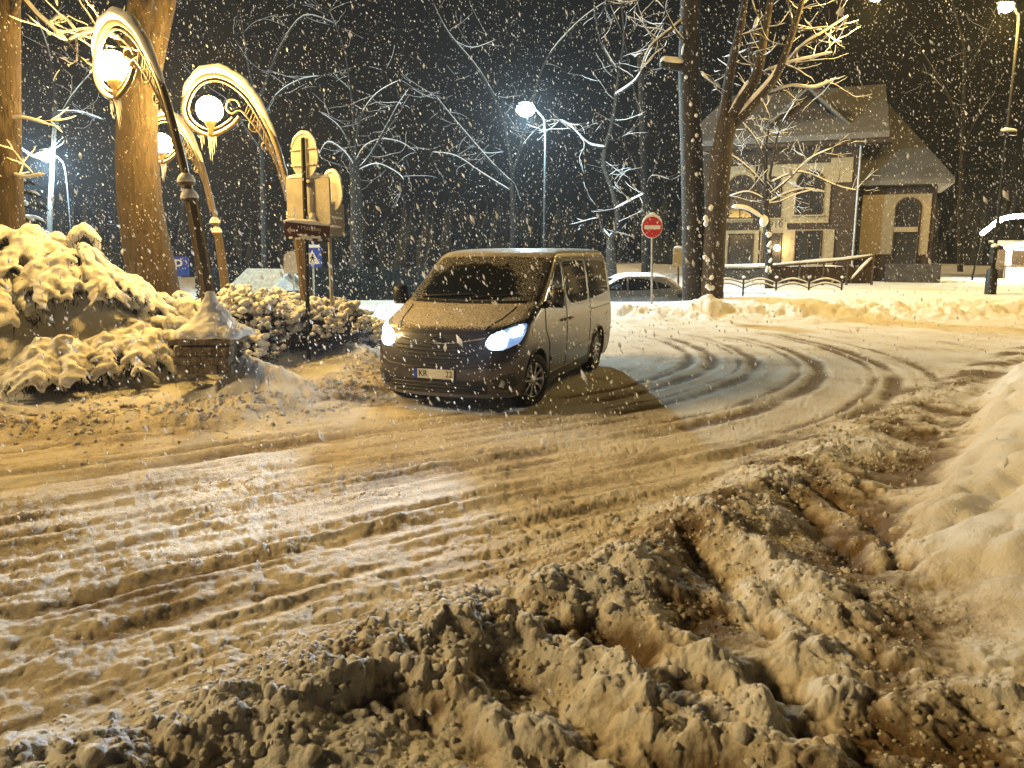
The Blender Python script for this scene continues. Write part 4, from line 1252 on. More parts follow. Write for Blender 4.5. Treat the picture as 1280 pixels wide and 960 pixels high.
# ------------------------------------------------------------------ trees
class Tree:
    def __init__(s, seed):
        s.T, s.B, s.S = MB(), MB(), MB(); s.r = random.Random(seed); s.seed = seed
    def snow(s, pts, rr, amt, cover=.75):
        """snow lying along the upper side of a limb, with gaps"""
        run = []
        def flush():
            if len(run) >= 2:
                P_, R_ = [], []
                n = len(run)
                for i, (p, r, k) in enumerate(run):
                    e = .35 if i in (0, n - 1) else 1.0
                    q = (.55 * r + amt * k) * e
                    P_.append(p + Vector((0, 0, r * .62 + q * .35))); R_.append(max(.006, q))
                s.S.tube(P_, R_, 6, True)
            run.clear()
        for i in range(len(pts)):
            d = (pts[min(i + 1, len(pts) - 1)] - pts[max(i - 1, 0)]).normalized()
            hor = math.hypot(d.x, d.y)
            if hor > .33 and s.r.random() < cover + .2: run.append((pts[i], rr[i], hor))
            else: flush()
        flush()
    def limb(s, pts, r0, r1, amt=.02, mb=None, n=8, cover=.9, wob=.0):
        pts = catmull(pts, 4)
        k = len(pts) - 1
        if wob: pts = [p + Vector((s.r.uniform(-1, 1), s.r.uniform(-1, 1), s.r.uniform(-1, 1))) * wob for p in pts]
        rr = [r0 + (r1 - r0) * (i / k) for i in range(k + 1)]
        (mb or s.B).tube(pts, rr, n, True)
        if amt > 0: s.snow(pts, rr, amt, cover)
        return pts, rr
    def grow(s, p, d, L, r, lvl, amt=.012, up=.15, kids=4, spread=.9, sag=0.0):
        n = 6
        pts = [Vector(p)]; d = Vector(d).normalized()
        for i in range(n):
            d = (d + Vector((s.r.uniform(-.28, .28), s.r.uniform(-.28, .28), s.r.uniform(-.2, .2) + up * .25 - sag * .3 * i / n))).normalized()
            pts.append(pts[-1] + d * (L / n))
        rr = [max(.004, r * (1 - .75 * i / n)) for i in range(n + 1)]
        s.B.tube(pts, rr, 5 if r > .02 else 4, False)
        s.snow(pts, rr, amt, .72)
        if lvl <= 0: return
        for k in range(kids):
            i = s.r.randint(1, n)
            t = (pts[i] - pts[i - 1]).normalized()
            side = Vector((s.r.uniform(-1, 1), s.r.uniform(-1, 1), s.r.uniform(-.5, .7))).normalized()
            s.grow(pts[i], t + side * spread, L * s.r.uniform(.42, .68), rr[i] * .62, lvl - 1, amt * .85, up, kids, spread, sag)
    def build(s, label, loc, bark='bark', group=None, name='tree'):
        root = thing(name, label, 'tree', loc, 0, group)
        for nm, mb, m in (('trunk', s.T, M[bark]), ('crown', s.B, M['twig'] if not s.B.v else M[bark]), ('branch_snow', s.S, M['snow'])):
            if mb.v:
                off = Vector(loc)
                mb.v = [(a - off.x, b - off.y, c - off.z) for a, b, c in mb.v]
                mb.build(nm, m, root, True, 180)
        return root

def base_at(px, py, y):
    q = P(px, py, y); return Vector((q.x, q.y, gz(q.x, q.y)))

def px_limb(pxs, y, dy=0.0):
    return [P(a, b, y + dy * i / max(1, len(pxs) - 1)) for i, (a, b) in enumerate(pxs)]

# --- big trunk behind the near lamp, splitting in two
t = Tree(1); y = 13.0
b0 = base_at(190, 400, y)
main = [Vector((P(200, 400, y).x, y, b0.z - .2))] + px_limb([(190, 345), (180, 290), (173, 230), (171, 160), (174, 100)], y)
t.limb(main, .42, .285, 0, t.T, 20, wob=.006)
t.limb(px_limb([(176, 130), (172, 70), (176, 10), (184, -80), (180, -180)], y, .6), .25, .15, 0, t.T, 14)
t.limb(px_limb([(180, 125), (194, 60), (207, 5), (222, -70), (240, -170)], y, -.4), .19, .10, 0, t.T, 14)
for (pxs, r0) in (([(172, 75), (140, 45), (110, 38), (70, 44)], .05), ([(182, 10), (130, -40), (80, -70)], .07), ([(208, 0), (260, -50), (330, -90)], .07)):
    pts, rr = t.limb(px_limb(pxs, y, -.6), r0, .012, .016)
    for i in range(5, len(pts), 2): t.grow(pts[i], Vector((t.r.uniform(-1, 1), t.r.uniform(-.6, .6), t.r.uniform(-.5, .6))), .8, .014, 1, .010, kids=3)
for k in range(22):
    q = P(160 + random.uniform(-9, 7), random.uniform(230, 330), y - .24); t.S.blob(q, (.03, .03, .05), k, .3, 1)
t.build('thick lamp-lit trunk forking high up, behind the nearest crook lamp', (b0.x, y, b0.z))

# --- trunk cut by the left border
t = Tree(2); y = 11.8
b0 = base_at(6, 420, y)
t.limb([Vector((P(8, 420, y).x, y, b0.z - .2))] + px_limb([(8, 310), (5, 220), (3, 120), (4, 20), (0, -100), (-6, -250)], y), .27, .19, 0, t.T, 18, wob=.006)
for pxs, r0 in (([(8, 40), (30, -15), (60, -60)], .06), ([(-2, -40), (40, 12), (62, 32), (84, 52)], .045), ([(62, 32), (78, 22), (96, 40)], .022), ([(84, 52), (118, 40), (150, 50)], .018), ([(6, 150), (30, 148), (60, 156)], .014), ([(10, 215), (30, 222), (55, 218)], .010), ([(4, -80), (60, -20), (72, 8)], .03)):
    pts, rr = t.limb(px_limb(pxs, y, -.4), r0, .008, .022)
    for i in range(3, len(pts), 3): t.grow(pts[i], Vector((t.r.uniform(-.6, 1), t.r.uniform(-.6, .6), t.r.uniform(-.5, .5))), .55, .009, 1, .010, kids=3)
t.build('dark trunk at the left border with thin snow-laden twigs reaching over the path', (b0.x, y, b0.z), 'bark')

# --- the pair on the far bank
t = Tree(3); y = 24.8
b0 = base_at(868, 380, y)
t.limb([Vector((P(869, 378, y).x, y, b0.z - .2))] + px_limb([(868, 350), (867, 280), (864, 180), (861, 80), (863, -30), (858, -160)], y), .40, .27, 0, t.T, 18, wob=.01)
t.limb(px_limb([(860, 84), (845, 83), (826, 80)], y, -.3), .15, .11, .07, t.B, 10)
t.limb(px_limb([(828, 80), (824, 66), (822, 50)], y, -.3), .05, .02, .0, t.B, 6)
t.limb(px_limb([(856, 86), (853, 66), (855, 55)], y, -.35), .045, .02, .0, t.S, 6)
for pxs, r0 in (([(862, 20), (835, 40), (812, 60), (800, 90)], .07), ([(862, -10), (840, -20), (800, 0)], .07), ([(864, 60), (845, 40), (830, 10)], .05)):
    pts, rr = t.limb(px_limb(pxs, y, -.8), r0, .015, .02)
    for i in range(4, len(pts), 2): t.grow(pts[i], Vector((t.r.uniform(-1, .5), t.r.uniform(-.6, .6), t.r.uniform(-.5, .6))), 1.0, .018, 1, .012, kids=3)
for k in range(9):
    q = P(866 + random.uniform(-9, 9), random.uniform(90, 330), y - .33); t.S.blob(q, (.06, .05, .07), k, .2, 1)
t.build('straight dark trunk with a snow-topped broken bough beside the forked tree', (b0.x, y, b0.z), 'bark_dark')

t = Tree(4); y = 24.4
b0 = base_at(890, 380, y)
t.limb([Vector((P(889, 380, y).x, y, b0.z - .2))] + px_limb([(891, 350), (893, 300), (898, 235), (904, 180), (910, 148)], y), .36, .28, 0, t.T, 18, wob=.01)
limbs = [([(907, 170), (908, 120), (917, 70), (928, 20), (938, -50), (942, -140)], .19, .5), ([(909, 160), (926, 128), (946, 92), (955, 45), (966, -20), (975, -120)], .22, -.3),
         ([(908, 165), (940, 132), (968, 98), (985, 58), (1000, 10), (1018, -60)], .17, -.9), ([(930, 122), (942, 96), (938, 60), (948, 20)], .08, .9)]
for pxs, r0, dy in limbs:
    pts, rr = t.limb(px_limb(pxs, y, dy), r0, .05, .075, t.B, 12, .97)
    for i in range(8, len(pts), 2):
        t.grow(pts[i], Vector((t.r.uniform(-1, 1.2), t.r.uniform(-.8, .8), t.r.uniform(-.3, .8))), 1.4, .028, 1, .012, kids=3)
for pxs, r0 in (([(968, 98), (1000, 60), (1030, 40), (1060, 20)], .05), ([(955, 90), (990, 78), (1015, 72), (1040, 66)], .035), ([(960, 118), (990, 108), (1020, 110), (1045, 98)], .04), ([(982, 60), (990, 30), (985, 0), (995, -40)], .04), ([(900, 110), (885, 100), (876, 90)], .03)):
    pts, rr = t.limb(px_limb(pxs, y, -.6), r0, .012, .035, t.B, 7, .95)
    for i in range(4, len(pts), 2): t.grow(pts[i], Vector((t.r.uniform(-.3, 1.2), t.r.uniform(-.6, .6), t.r.uniform(-.4, .6))), 1.0, .014, 1, .009, kids=2)
for k in range(10):
    q = P(885 + random.uniform(-6, 6), random.uniform(250, 365), y - .33); t.S.blob(q, (.08, .06, .09), k, .2, 1)
t.build('forked tree with thick snow along its spreading limbs', (b0.x, y, b0.z), 'bark')

# --- small tree in front of the house
t = Tree(5); y = 29.0
b0 = base_at(962, 352, y)
main, _ = t.limb([Vector((P(962, 352, y).x, y, b0.z - .2))] + px_limb([(961, 330), (959, 290), (957, 262), (958, 225)], y), .16, .11, 0, t.T, 12)
t.limb(px_limb([(957, 282), (948, 272), (932, 262), (915, 260)], y, -.4), .08, .03, .07, t.B, 8, 1)
t.S.blob(P(955, 276, y - .2), (.16, .12, .22), 2, .15, 2)
for pxs, r0 in (([(958, 240), (955, 205), (945, 175), (925, 150)], .06), ([(959, 240), (966, 200), (975, 160), (995, 125)], .06), ([(958, 235), (940, 215), (915, 195), (890, 190)], .05), ([(960, 245), (985, 225), (1010, 200), (1040, 185)], .05),
                 ([(958, 255), (980, 243), (1005, 236), (1032, 240)], .045), ([(957, 255), (975, 252), (995, 243), (1020, 236)], .03), ([(957, 250), (935, 240), (912, 245)], .035), ([(958, 215), (958, 180), (962, 150), (950, 120)], .05), ([(960, 230), (1000, 215), (1045, 232), (1070, 238)], .035)):
    pts, rr = t.limb(px_limb(pxs, y, t.r.uniform(-1.2, 1.2)), r0, .012, .022, t.B, 6, .8)
    for i in range(4, len(pts), 2):
        t.grow(pts[i], Vector((t.r.uniform(-1, 1), t.r.uniform(-.8, .8), t.r.uniform(-.4, .8))), 1.0, .016, 1, .006, kids=4)
for k in range(16):
    q = P(961 + random.uniform(-3, 3), random.uniform(285, 340), y - .14); t.S.blob(q, (.06, .05, .08), k, .2, 1)
t.build('small many-twigged tree in front of the timbered house, snow plastered on its stem', (b0.x, y, b0.z), 'bark_dark')

# --- snow-lined trees in the dark behind the van
def back_tree(seed, y, trunk_px, r0, limbs, label, kids=2, lv=1, amt=.013, bark='bark_dark', twl=1.7, sag=0.0, group='bare trees in the dark beyond the road'):
    t = Tree(seed)
    b = P(trunk_px[0][0], trunk_px[0][1], y); b.z = gz(b.x, b.y)
    t.limb([Vector((b.x, y, b.z - .2))] + px_limb(trunk_px[1:], y), r0, r0 * .6, .0, t.T, 12, wob=.012)
    for pxs, r1 in limbs:
        pts, rr = t.limb(px_limb(pxs, y, t.r.uniform(-1.5, 1.5)), r1, max(.02, r1 * .2), amt * 1.3, t.B, 7, .9)
        for i in range(4, len(pts), 2):
            t.grow(pts[i], Vector((t.r.uniform(-1, 1), t.r.uniform(-.8, .8), t.r.uniform(-.5, .6) - sag)), twl, .018, lv, amt * .3, kids=kids, sag=sag)
    return t.build(label, (b.x, y, b.z), bark, group)

back_tree(11, 37, [(765, 350), (764, 325), (763, 300)], .30, [([(763, 300), (752, 285), (748, 262)], .12), ([(763, 300), (772, 278), (766, 240), (754, 200), (766, 150), (772, 100), (780, 40), (770, -40)], .15), ([(768, 262), (790, 250), (805, 242)], .05), ([(757, 185), (735, 180), (715, 160), (700, 150)], .06), ([(768, 120), (795, 100), (810, 70), (830, 30)], .07), ([(772, 90), (750, 50), (742, 0), (735, -50)], .06)],
          'tree with a snow-filled fork low on its trunk, right behind the van', twl=1.6, amt=.03)
back_tree(12, 45, [(808, 350), (807, 300), (806, 230), (803, 150), (800, 60)], .28, [([(804, 230), (785, 190), (778, 160)], .07), ([(806, 240), (815, 220), (838, 225)], .05), ([(802, 150), (790, 100), (780, 50), (760, 0)], .08), ([(801, 90), (815, 50), (840, 10)], .07), ([(804, 210), (780, 215), (768, 225)], .04)],
          'dark slender tree directly behind the no-entry sign', twl=1.8)
back_tree(13, 42, [(447, 385), (446, 320), (445, 250), (443, 205)], .42, [([(443, 210), (430, 190), (410, 178), (398, 195)], .09), ([(444, 205), (455, 185), (475, 175), (500, 178), (520, 190)], .09), ([(444, 215), (462, 195), (482, 160), (498, 130), (512, 110)], .07), ([(443, 200), (450, 150), (470, 118), (500, 100)], .08), ([(445, 215), (470, 205), (495, 215), (505, 225)], .05), ([(442, 195), (425, 160), (400, 140)], .06), ([(444, 190), (440, 130), (430, 60), (410, 10)], .08)],
          'large bare tree with arching snowy boughs beyond the hedge, left of the van', twl=1.9, sag=.1)
back_tree(14, 43, [(640, 345), (641, 290), (640, 220)], .16, [([(640, 230), (615, 205), (585, 170), (560, 140), (545, 120)], .10), ([(640, 225), (655, 180), (690, 150), (715, 165)], .07), ([(640, 220), (630, 150), (600, 90), (560, 40), (540, 0)], .10), ([(641, 215), (660, 150), (680, 80), (720, 30), (760, 0)], .09), ([(600, 190), (612, 192), (630, 190)], .04), ([(565, 50), (590, 60), (620, 50)], .04), ([(640, 240), (600, 215), (570, 195), (540, 190)], .06)],
          'bare tree with long slanting snowy boughs under the white street lamp', twl=1.7)
back_tree(17, 44, [(330, 370), (330, 300), (328, 220), (325, 140)], .18, [([(326, 160), (345, 120), (375, 100), (400, 95)], .08), ([(325, 140), (310, 80), (300, 10)], .1), ([(327, 190), (300, 150), (285, 120)], .07), ([(326, 120), (350, 60), (380, 20), (420, 30)], .09)],
          'bare tree in the dark above the little snow-roofed hut', twl=2.1, amt=.010)
back_tree(18, 34, [(60, 350), (62, 280), (66, 200), (70, 120)], .13, [([(66, 200), (40, 195), (20, 180)], .05), ([(68, 160), (90, 120), (115, 90)], .06), ([(70, 120), (60, 60), (40, 10)], .08), ([(69, 140), (100, 140), (130, 150)], .05)],
          'bare tree beside the distant left street lamp', twl=1.5, amt=.012)
back_tree(19, 50, [(1200, 345), (1200, 260), (1204, 160), (1206, 60)], .17, [([(1204, 160), (1180, 110), (1150, 60)], .09), ([(1205, 100), (1225, 60), (1245, 20)], .08), ([(1206, 60), (1190, 0), (1170, -60)], .1), ([(1202, 190), (1220, 150), (1240, 120)], .06)],
          'dim bare tree right of the steep snowy roof', twl=2.0, amt=.012)

# --- spruces (dark, snow on their boughs)
def spruce(seed, x, y, H, R, label):
    r = random.Random(seed); z0 = gz(x, y)
    root = thing('spruce_tree', label, 'tree', (x, y, z0))
    MB().tube([(0, 0, -.3), (0, 0, H * .5), (0, 0, H)], [.16, .09, .01], 8).build('trunk', M['bark_dark'], root)
    fol, sn = MB(), MB()
    z = .5
    while z < H - .1:
        k = 1 - z / H; n = int(6 + 7 * k)
        for i in range(n):
            a = 2 * PI * (i + r.random()) / n; L = R * (k ** .85) * r.uniform(.75, 1.1)
            d = Vector((math.cos(a), math.sin(a), 0)); s_ = Vector((-d.y, d.x, 0))
            pts = [Vector((0, 0, z)) + d * (L * t) + Vector((0, 0, -.38 * L * t * t + .06 * L * t)) for t in (0, .3, .6, .85, 1)]
            for j in range(4):
                for q in range(5):
                    b = pts[j] + (pts[j + 1] - pts[j]) * r.random(); sd = r.choice((-1, 1)); w_ = .26 * L * (1.1 - j * .22) + .05
                    e = b + s_ * sd * w_ * r.uniform(.6, 1) + d * w_ * .6 + Vector((0, 0, -.16 * w_ - .05))
                    u = (e - b).cross(Vector((0, 0, 1))).normalized() * .05
                    fol.add([b - u, b + u, e + u * .3, e - u * .3], [(0, 1, 2, 3)])
                    fol.add([b - Vector((0, 0, .05)), b + Vector((0, 0, .03)), e], [(0, 1, 2)])
            if r.random() < .4: sn.tube([p + Vector((0, 0, .03)) for p in pts[1:]], [.05 + .03 * L, .07 + .05 * L, .06 + .04 * L, .02], 6, True, .6)
        z += r.uniform(.28, .42) * (1 + .4 * k)
    fol.build('crown', M['foliage'], root, False); sn.build('branch_snow', M['snow'], root, True, 180)
q = P(38, 340, 27); spruce(1, q.x, q.y, 5.6, 1.8, 'dark snowy spruce between the left border trunk and the big trunk')

# dark hedge added across the far side to hide ground the fill sun lights
q0, q1 = P(250, 360, 37), P(690, 360, 39)
hd = thing('screen_hedge', 'long dark hedge added behind the van to cover lit ground', 'hedge', (q0.x, 37, -.6))
hm_ = MB(); r = random.Random(8); LX = q1.x - q0.x
hm_.box((LX / 2, 1.0, .78), (LX, .7, 1.55), Matrix.Rotation(math.atan2(2, LX), 3, 'Z'))
for k in range(9000):
    u = r.random(); sd = r.random(); b = Vector((LX * u, 2 * u + r.uniform(-.45, .45), r.uniform(.05, 1.65)))
    if sd < .7: b.y = 2 * u - .40 + r.uniform(-.1, .06)
    d = Vector((r.gauss(0, 1), r.gauss(0, 1), r.gauss(0, 1))).normalized() * .12; s_ = d.orthogonal().normalized() * .05
    hm_.add([b - d, b + s_, b + d, b - s_], [(0, 1, 2, 3)])
hm_.build('foliage', simple('hedge_leaf', (.008, .010, .006), .9), hd, False)

# far wood closing off the view: a mass of dark firs, nobody could count it
fw = MB(); r = random.Random(5)
for k in range(420):
    a = r.uniform(-50, 50); d = r.uniform(75, 105); x, y = d * math.sin(rad(a)), d * math.cos(rad(a)); H = r.uniform(3.2, 7.5); R = H * .26
    n = 9; m = 5
    vs = []; fs = []
    for i in range(m):
        zz = -1 + (H + 1) * i / m
        for j in range(n):
            t = 2 * PI * j / n; rr = R * (1.05 - i / m) * r.uniform(.6, 1.2); vs.append((x + rr * math.cos(t), y + rr * math.sin(t), zz + r.uniform(-.3, .3)))
    vs.append((x, y, H)); 
    for i in range(m - 1):
        for j in range(n): fs.append((i * n + j, i * n + (j + 1) % n, (i + 1) * n + (j + 1) % n, (i + 1) * n + j))
    for j in range(n): fs.append(((m - 1) * n + j, (m - 1) * n + (j + 1) % n, len(vs) - 1))
    fw.add(vs, fs)
tag(fw.build('distant_wood', simple('far_needles', (.008, .010, .007), .9), None, False), 'far dark wood closing off the view beyond the road', 'wood', kind='stuff')
# ------------------------------------------------------------------ snow-buried shrubs on the left bank
_cl = bpy.data.textures.new('lumpy_snow', 'CLOUDS'); _cl.noise_scale = .13; _cl.noise_depth = 2
def remesh(o, vox, it=3):
    md = o.modifiers.new('remesh', 'REMESH'); md.mode = 'VOXEL'; md.voxel_size = vox; md.use_smooth_shade = True
    md = o.modifiers.new('smooth', 'SMOOTH'); md.factor = .5; md.iterations = it
    md = o.modifiers.new('lumps', 'DISPLACE'); md.texture = _cl; md.strength = .07; md.mid_level = .5

def clump_shrub(seed, c, R, H, n, label, group, blobr=(.028, .07), under=.35):
    """leafless-looking bush: dark leafy twigs with a clot of snow on every tip"""
    r = random.Random(seed); z0 = gz(c[0], c[1]) - .12
    root = thing('snowy_shrub', label, 'shrub', (c[0], c[1], z0), 0, group)
    tw, lf, sn = MB(), MB(), MB()
    for i in range(n):
        u = r.random() ** .55; a = r.uniform(0, 2 * PI)
        th = math.acos(1 - r.random() * (1.0 + under))        # from the top down past the equator
        k = r.uniform(.82, 1.02) * (1 + .12 * math.sin(3 * a + seed) + .10 * math.sin(5 * a + th * 4))
        p = Vector((R[0] * math.sin(th) * math.cos(a) * k, R[1] * math.sin(th) * math.sin(a) * k, H * .42 + H * .58 * math.cos(th) * k))
        q = Vector((p.x * .15, p.y * .15, .05)); m = q.lerp(p, .55) + Vector((0, 0, .08))
        tw.tube([q, m, p], [.010, .007, .003], 4, False)
        for j in range(7):
            b = p + Vector((r.gauss(0, .07), r.gauss(0, .07), r.gauss(-.05, .06))) - p.normalized() * .05
            d = Vector((r.gauss(0, 1), r.gauss(0, 1), r.gauss(-.3, .7))).normalized() * r.uniform(.03, .06); s_ = d.orthogonal().normalized() * .014
            lf.add([b, b + d * .5 + s_, b + d, b + d * .5 - s_], [(0, 1, 2, 3)])
        if math.cos(th) > -.05 and r.random() < .9:
            s0 = r.uniform(*blobr) * (1.15 if math.cos(th) > .5 else .85)
            for j in range(r.randint(1, 3)):
                d = Vector((r.gauss(0, .035), r.gauss(0, .035), r.gauss(0, .02)))
                sn.blob(p + d, (s0 * r.uniform(.8, 1.3), s0 * r.uniform(.8, 1.3), s0 * r.uniform(.6, .9)), seed * 31 + i, .35, 1, 1.6)
    tw.build('branches', M['twig'], root, True, 180)
    lf.build('leaves', M['leaf'], root, False)
    so = sn.build('snow_load', M['snow'], root, True, 180)
    return root

def laden_bush(seed, c, boughs, label, group, base_dz=-.1, needles=45, th=(.055, .10)):
    """evergreen bush whose boughs hang under heavy snow"""
    r = random.Random(seed); z0 = gz(c[0], c[1]) + base_dz
    root = thing('laden_evergreen_bush', label, 'shrub', (c[0], c[1], z0), 0, group)
    st, nd, sn = MB(), MB(), MB()
    if len(boughs) > 6:                      # the heaped snow in the middle of the bush
        Lm = sum(b[1] for b in boughs) / len(boughs); hm = sum(b[2] for b in boughs) / len(boughs)
        for k in range(7):
            a = r.uniform(0, 2 * PI); rr = Lm * r.uniform(.1, .55)
            sn.blob((rr * math.cos(a), rr * math.sin(a), hm * r.uniform(.55, .85)), (Lm * r.uniform(.28, .42), Lm * r.uniform(.28, .42), hm * r.uniform(.28, .4)), seed * 9 + k, .22, 3)
    for (a, L, h0, droop) in boughs:
        d = Vector((math.cos(a), math.sin(a), 0))
        h0 *= r.uniform(.9, 1.1)
        ctl = [Vector((0, 0, 0)), d * (L * .25) + Vector((0, 0, h0 * .8)), d * (L * .55) + Vector((0, 0, h0)), d * (L * .85) + Vector((0, 0, h0 - droop * .45)), d * L + Vector((0, 0, h0 - droop))]
        pts = catmull(ctl, 4)
        st.tube(pts, [.02 - .015 * i / (len(pts) - 1) for i in range(len(pts))], 5, False)
        t0 = r.uniform(*th) * r.choice((.8, 1.1, 1.35)); n = len(pts)
        cps, cr = [], []
        for i in range(5, n):
            f = (i - 5) / (n - 6)
            q = t0 * (.75 + .5 * math.sin(PI * min(1, f * 1.05)) + .18 * math.sin(i * 2.3 + seed)) * (1 - .35 * f)
            cps.append(pts[i] + Vector((0, 0, q * .5))); cr.append(q)
        sn.tube(cps, cr, 8, True, .75)
        for i in range(6, n, 2):   # side sprays
            for sd in (-1, 1):
                if r.random() < .6:
                    s_ = Vector((-d.y, d.x, 0)) * sd
                    e = pts[i] + (s_ * .8 + d * .6) * r.uniform(.12, .26) + Vector((0, 0, -r.uniform(.05, .20)))
                    sn.tube([pts[i] + Vector((0, 0, .03)), (pts[i] + e) / 2 + Vector((0, 0, .05)), e + Vector((0, 0, .02))], [t0 * .7, t0 * .62, t0 * .35], 6, True, .8)
        for k in range(needles):
            i = r.randint(4, n - 1); b = pts[i] + Vector((r.gauss(0, .05), r.gauss(0, .05), r.uniform(-.10, .02)))
            e = b + d * r.uniform(-.02, .08) + Vector((r.gauss(0, .05), r.gauss(0, .05), -r.uniform(.05, .17)))
            s_ = (e - b).orthogonal().normalized() * .009
            nd.add([b - s_, b + s_, e], [(0, 1, 2)])
    st.build('stems', M['bark_dark'], root, True, 180)
    nd.build('needles', M['foliage'], root, False)
    so = sn.build('snow_load', M['snow'], root, True, 180)
    remesh(so, .022, 4)
    return root

def fan_boughs(seed, n, L=(.5, 1.0), h=(.3, .8), dr=(.3, .8), a0=0, a1=2 * PI):
    r = random.Random(seed); out = []
    for hk, lk, cnt in ((.45, 1.0, n), (.75, .78, int(n * .8)), (1.0, .5, int(n * .5))):
        for i in range(cnt):
            H_ = h[1] * hk * r.uniform(.85, 1.1)
            out.append((a0 + (a1 - a0) * (i + r.uniform(0, 1)) / cnt, L[1] * lk * r.uniform(.7, 1.0), H_, min(H_ * .95, r.uniform(*dr) * .8)))
    return out
def fan_boughs_flat(seed, n, L=(.5, 1.0), h=(.3, .8), dr=(.3, .8), a0=0, a1=2 * PI):
    r = random.Random(seed)
    return [(a0 + (a1 - a0) * (i + r.uniform(.1, .9)) / n, r.uniform(*L), r.uniform(*h), r.uniform(*dr)) for i in range(n)]

GR = 'snow-laden evergreen bushes on the left bank'
def at(px, py, y): q = P(px, py, y); return (q.x, y)
laden_bush(1, at(30, 350, 11.2), fan_boughs(1, 16, (.5, 1.2), (.35, .75), (.2, .7)), 'broad snow-laden evergreen bush beside the trunk at the left border', GR)
laden_bush(2, at(-30, 350, 10.4), fan_boughs(2, 14, (.5, 1.1), (.3, .6), (.3, .6)), 'snow-laden evergreen bush cut by the left border', GR)
laden_bush(3, at(95, 360, 10.9), fan_boughs(3, 14, (.4, 1.0), (.25, .60), (.3, .8)), 'drooping snow-laden evergreen bush with dark gaps left of the big trunk', GR)
laden_bush(4, at(150, 365, 11.6), fan_boughs(4, 14, (.4, .85), (.3, .6), (.2, .6)), 'rounded snow-laden evergreen bush at the foot of the big trunk', GR)
laden_bush(5, at(190, 400, 10.7), fan_boughs(5, 14, (.5, 1.2), (.05, .25), (.2, .4)), 'low spreading evergreen bush under smooth snow left of the stone pedestal', GR)
laden_bush(6, at(75, 440, 9.75), fan_boughs(6, 14, (.3, .75), (.12, .34), (.25, .5)), 'small front evergreen bush with dark needles showing at the edge of the bank', GR, needles=130, th=(.05, .10))
laden_bush(7, at(150, 430, 10.2), fan_boughs(7, 12, (.4, .9), (.15, .3), (.2, .5)), 'flattened evergreen bush between the front bush and the stone pedestal', GR)
# bent leader curling over
q = P(100, 345, 11.5); z0 = gz(q.x, q.y) - .1
root = thing('bent_sapling', 'spruce sapling bent into a hook by its snow, above the evergreen bushes', 'sapling', (q.x, q.y, z0))
W = lambda a, b: P(a, b, 11.5) - Vector((q.x, q.y, z0))
pts = catmull([W(108, 372), W(98, 340), W(90, 312), (W(92, 298)), W(104, 288), W(116, 297), W(124, 314)], 5)
MB().tube(pts, [.03 - .024 * i / (len(pts) - 1) for i in range(len(pts))], 6).build('stem', M['bark_dark'], root)
sn = MB()
sn.tube([p + Vector((0, 0, .02)) for p in pts[9:]], [.05 + .045 * math.sin(PI * i / (len(pts) - 10)) for i in range(len(pts) - 9)], 8)
for a, b, c, d in ((96, 335, 122, 352), (92, 322, 84, 335), (100, 345, 112, 362), (98, 330, 108, 336), (100, 350, 86, 362)):
    sn.tube([W(a, b), (W(a, b) + W(c, d)) / 2 + Vector((0, -.05, .06)), W(c, d) + Vector((0, -.1, 0))], [.04, .075, .03], 8)
so = sn.build('snow_load', M['snow'], root, True, 180); remesh(so, .018, 3)
nd = MB(); r = random.Random(3)
for k in range(500):
    p = pts[r.randint(0, len(pts) - 1)]; b = p + Vector((r.gauss(.08, .10), r.gauss(0, .06), r.gauss(-.08, .06)))
    e = b + Vector((r.gauss(0, .03), r.gauss(0, .03), -r.uniform(.03, .10))); s_ = (e - b).orthogonal().normalized() * .007
    nd.add([b - s_, b + s_, e], [(0, 1, 2)])
nd.build('needles', M['foliage'], root, False)
# snow-capped shoots beside the trunk
laden_bush(8, at(142, 345, 11.9), [(2.5, .15, .55, .1), (.4, .16, .50, .12), (4, .2, .40, .2)], 'short snow-capped shoot left of the big trunk', GR, th=(.08, .11))
laden_bush(9, at(200, 355, 12.6), [(.05, .62, .62, .30), (.6, .5, .45, .35), (5.6, .55, .35, .3), (3.0, .4, .4, .3), (4.4, .4, .3, .3)], 'arching snowy bough between the big trunk and the nearest lamp post', GR, th=(.05, .08))
laden_bush(10, at(232, 372, 12.0), fan_boughs(10, 10, (.3, .7), (.2, .5), (.2, .5)), 'heaped snowy bush behind the nearest lamp post', GR)
GH = 'clotted snowy shrubs in the hedge behind the stone pedestal'
clump_shrub(1, at(318, 408, 11.6), (.62, .5), .95, 330, 'bushy snow-clotted shrub right of the stone pedestal', GH)
clump_shrub(2, at(372, 415, 11.9), (.62, .5), .80, 330, 'snow-clotted shrub round the foot of the sign post', GH)
clump_shrub(3, at(420, 415, 12.6), (.55, .5), .80, 300, 'snow-clotted shrub nearest the van', GH)
clump_shrub(4, at(290, 388, 12.4), (.42, .4), .85, 200, 'tall snow-clotted shrub just right of the near lamp post', GH)
clump_shrub(5, at(345, 395, 13.2), (.6, .5), .80, 260, 'snow-clotted shrub below the little hut roof', GH)
clump_shrub(6, at(300, 430, 10.9), (.45, .4), .55, 200, 'low snow-clotted shrub against the drift of the pedestal', GH)
clump_shrub(7, at(448, 408, 13.6), (.45, .45), .70, 200, 'farthest snow-clotted shrub at the end of the hedge', GH)
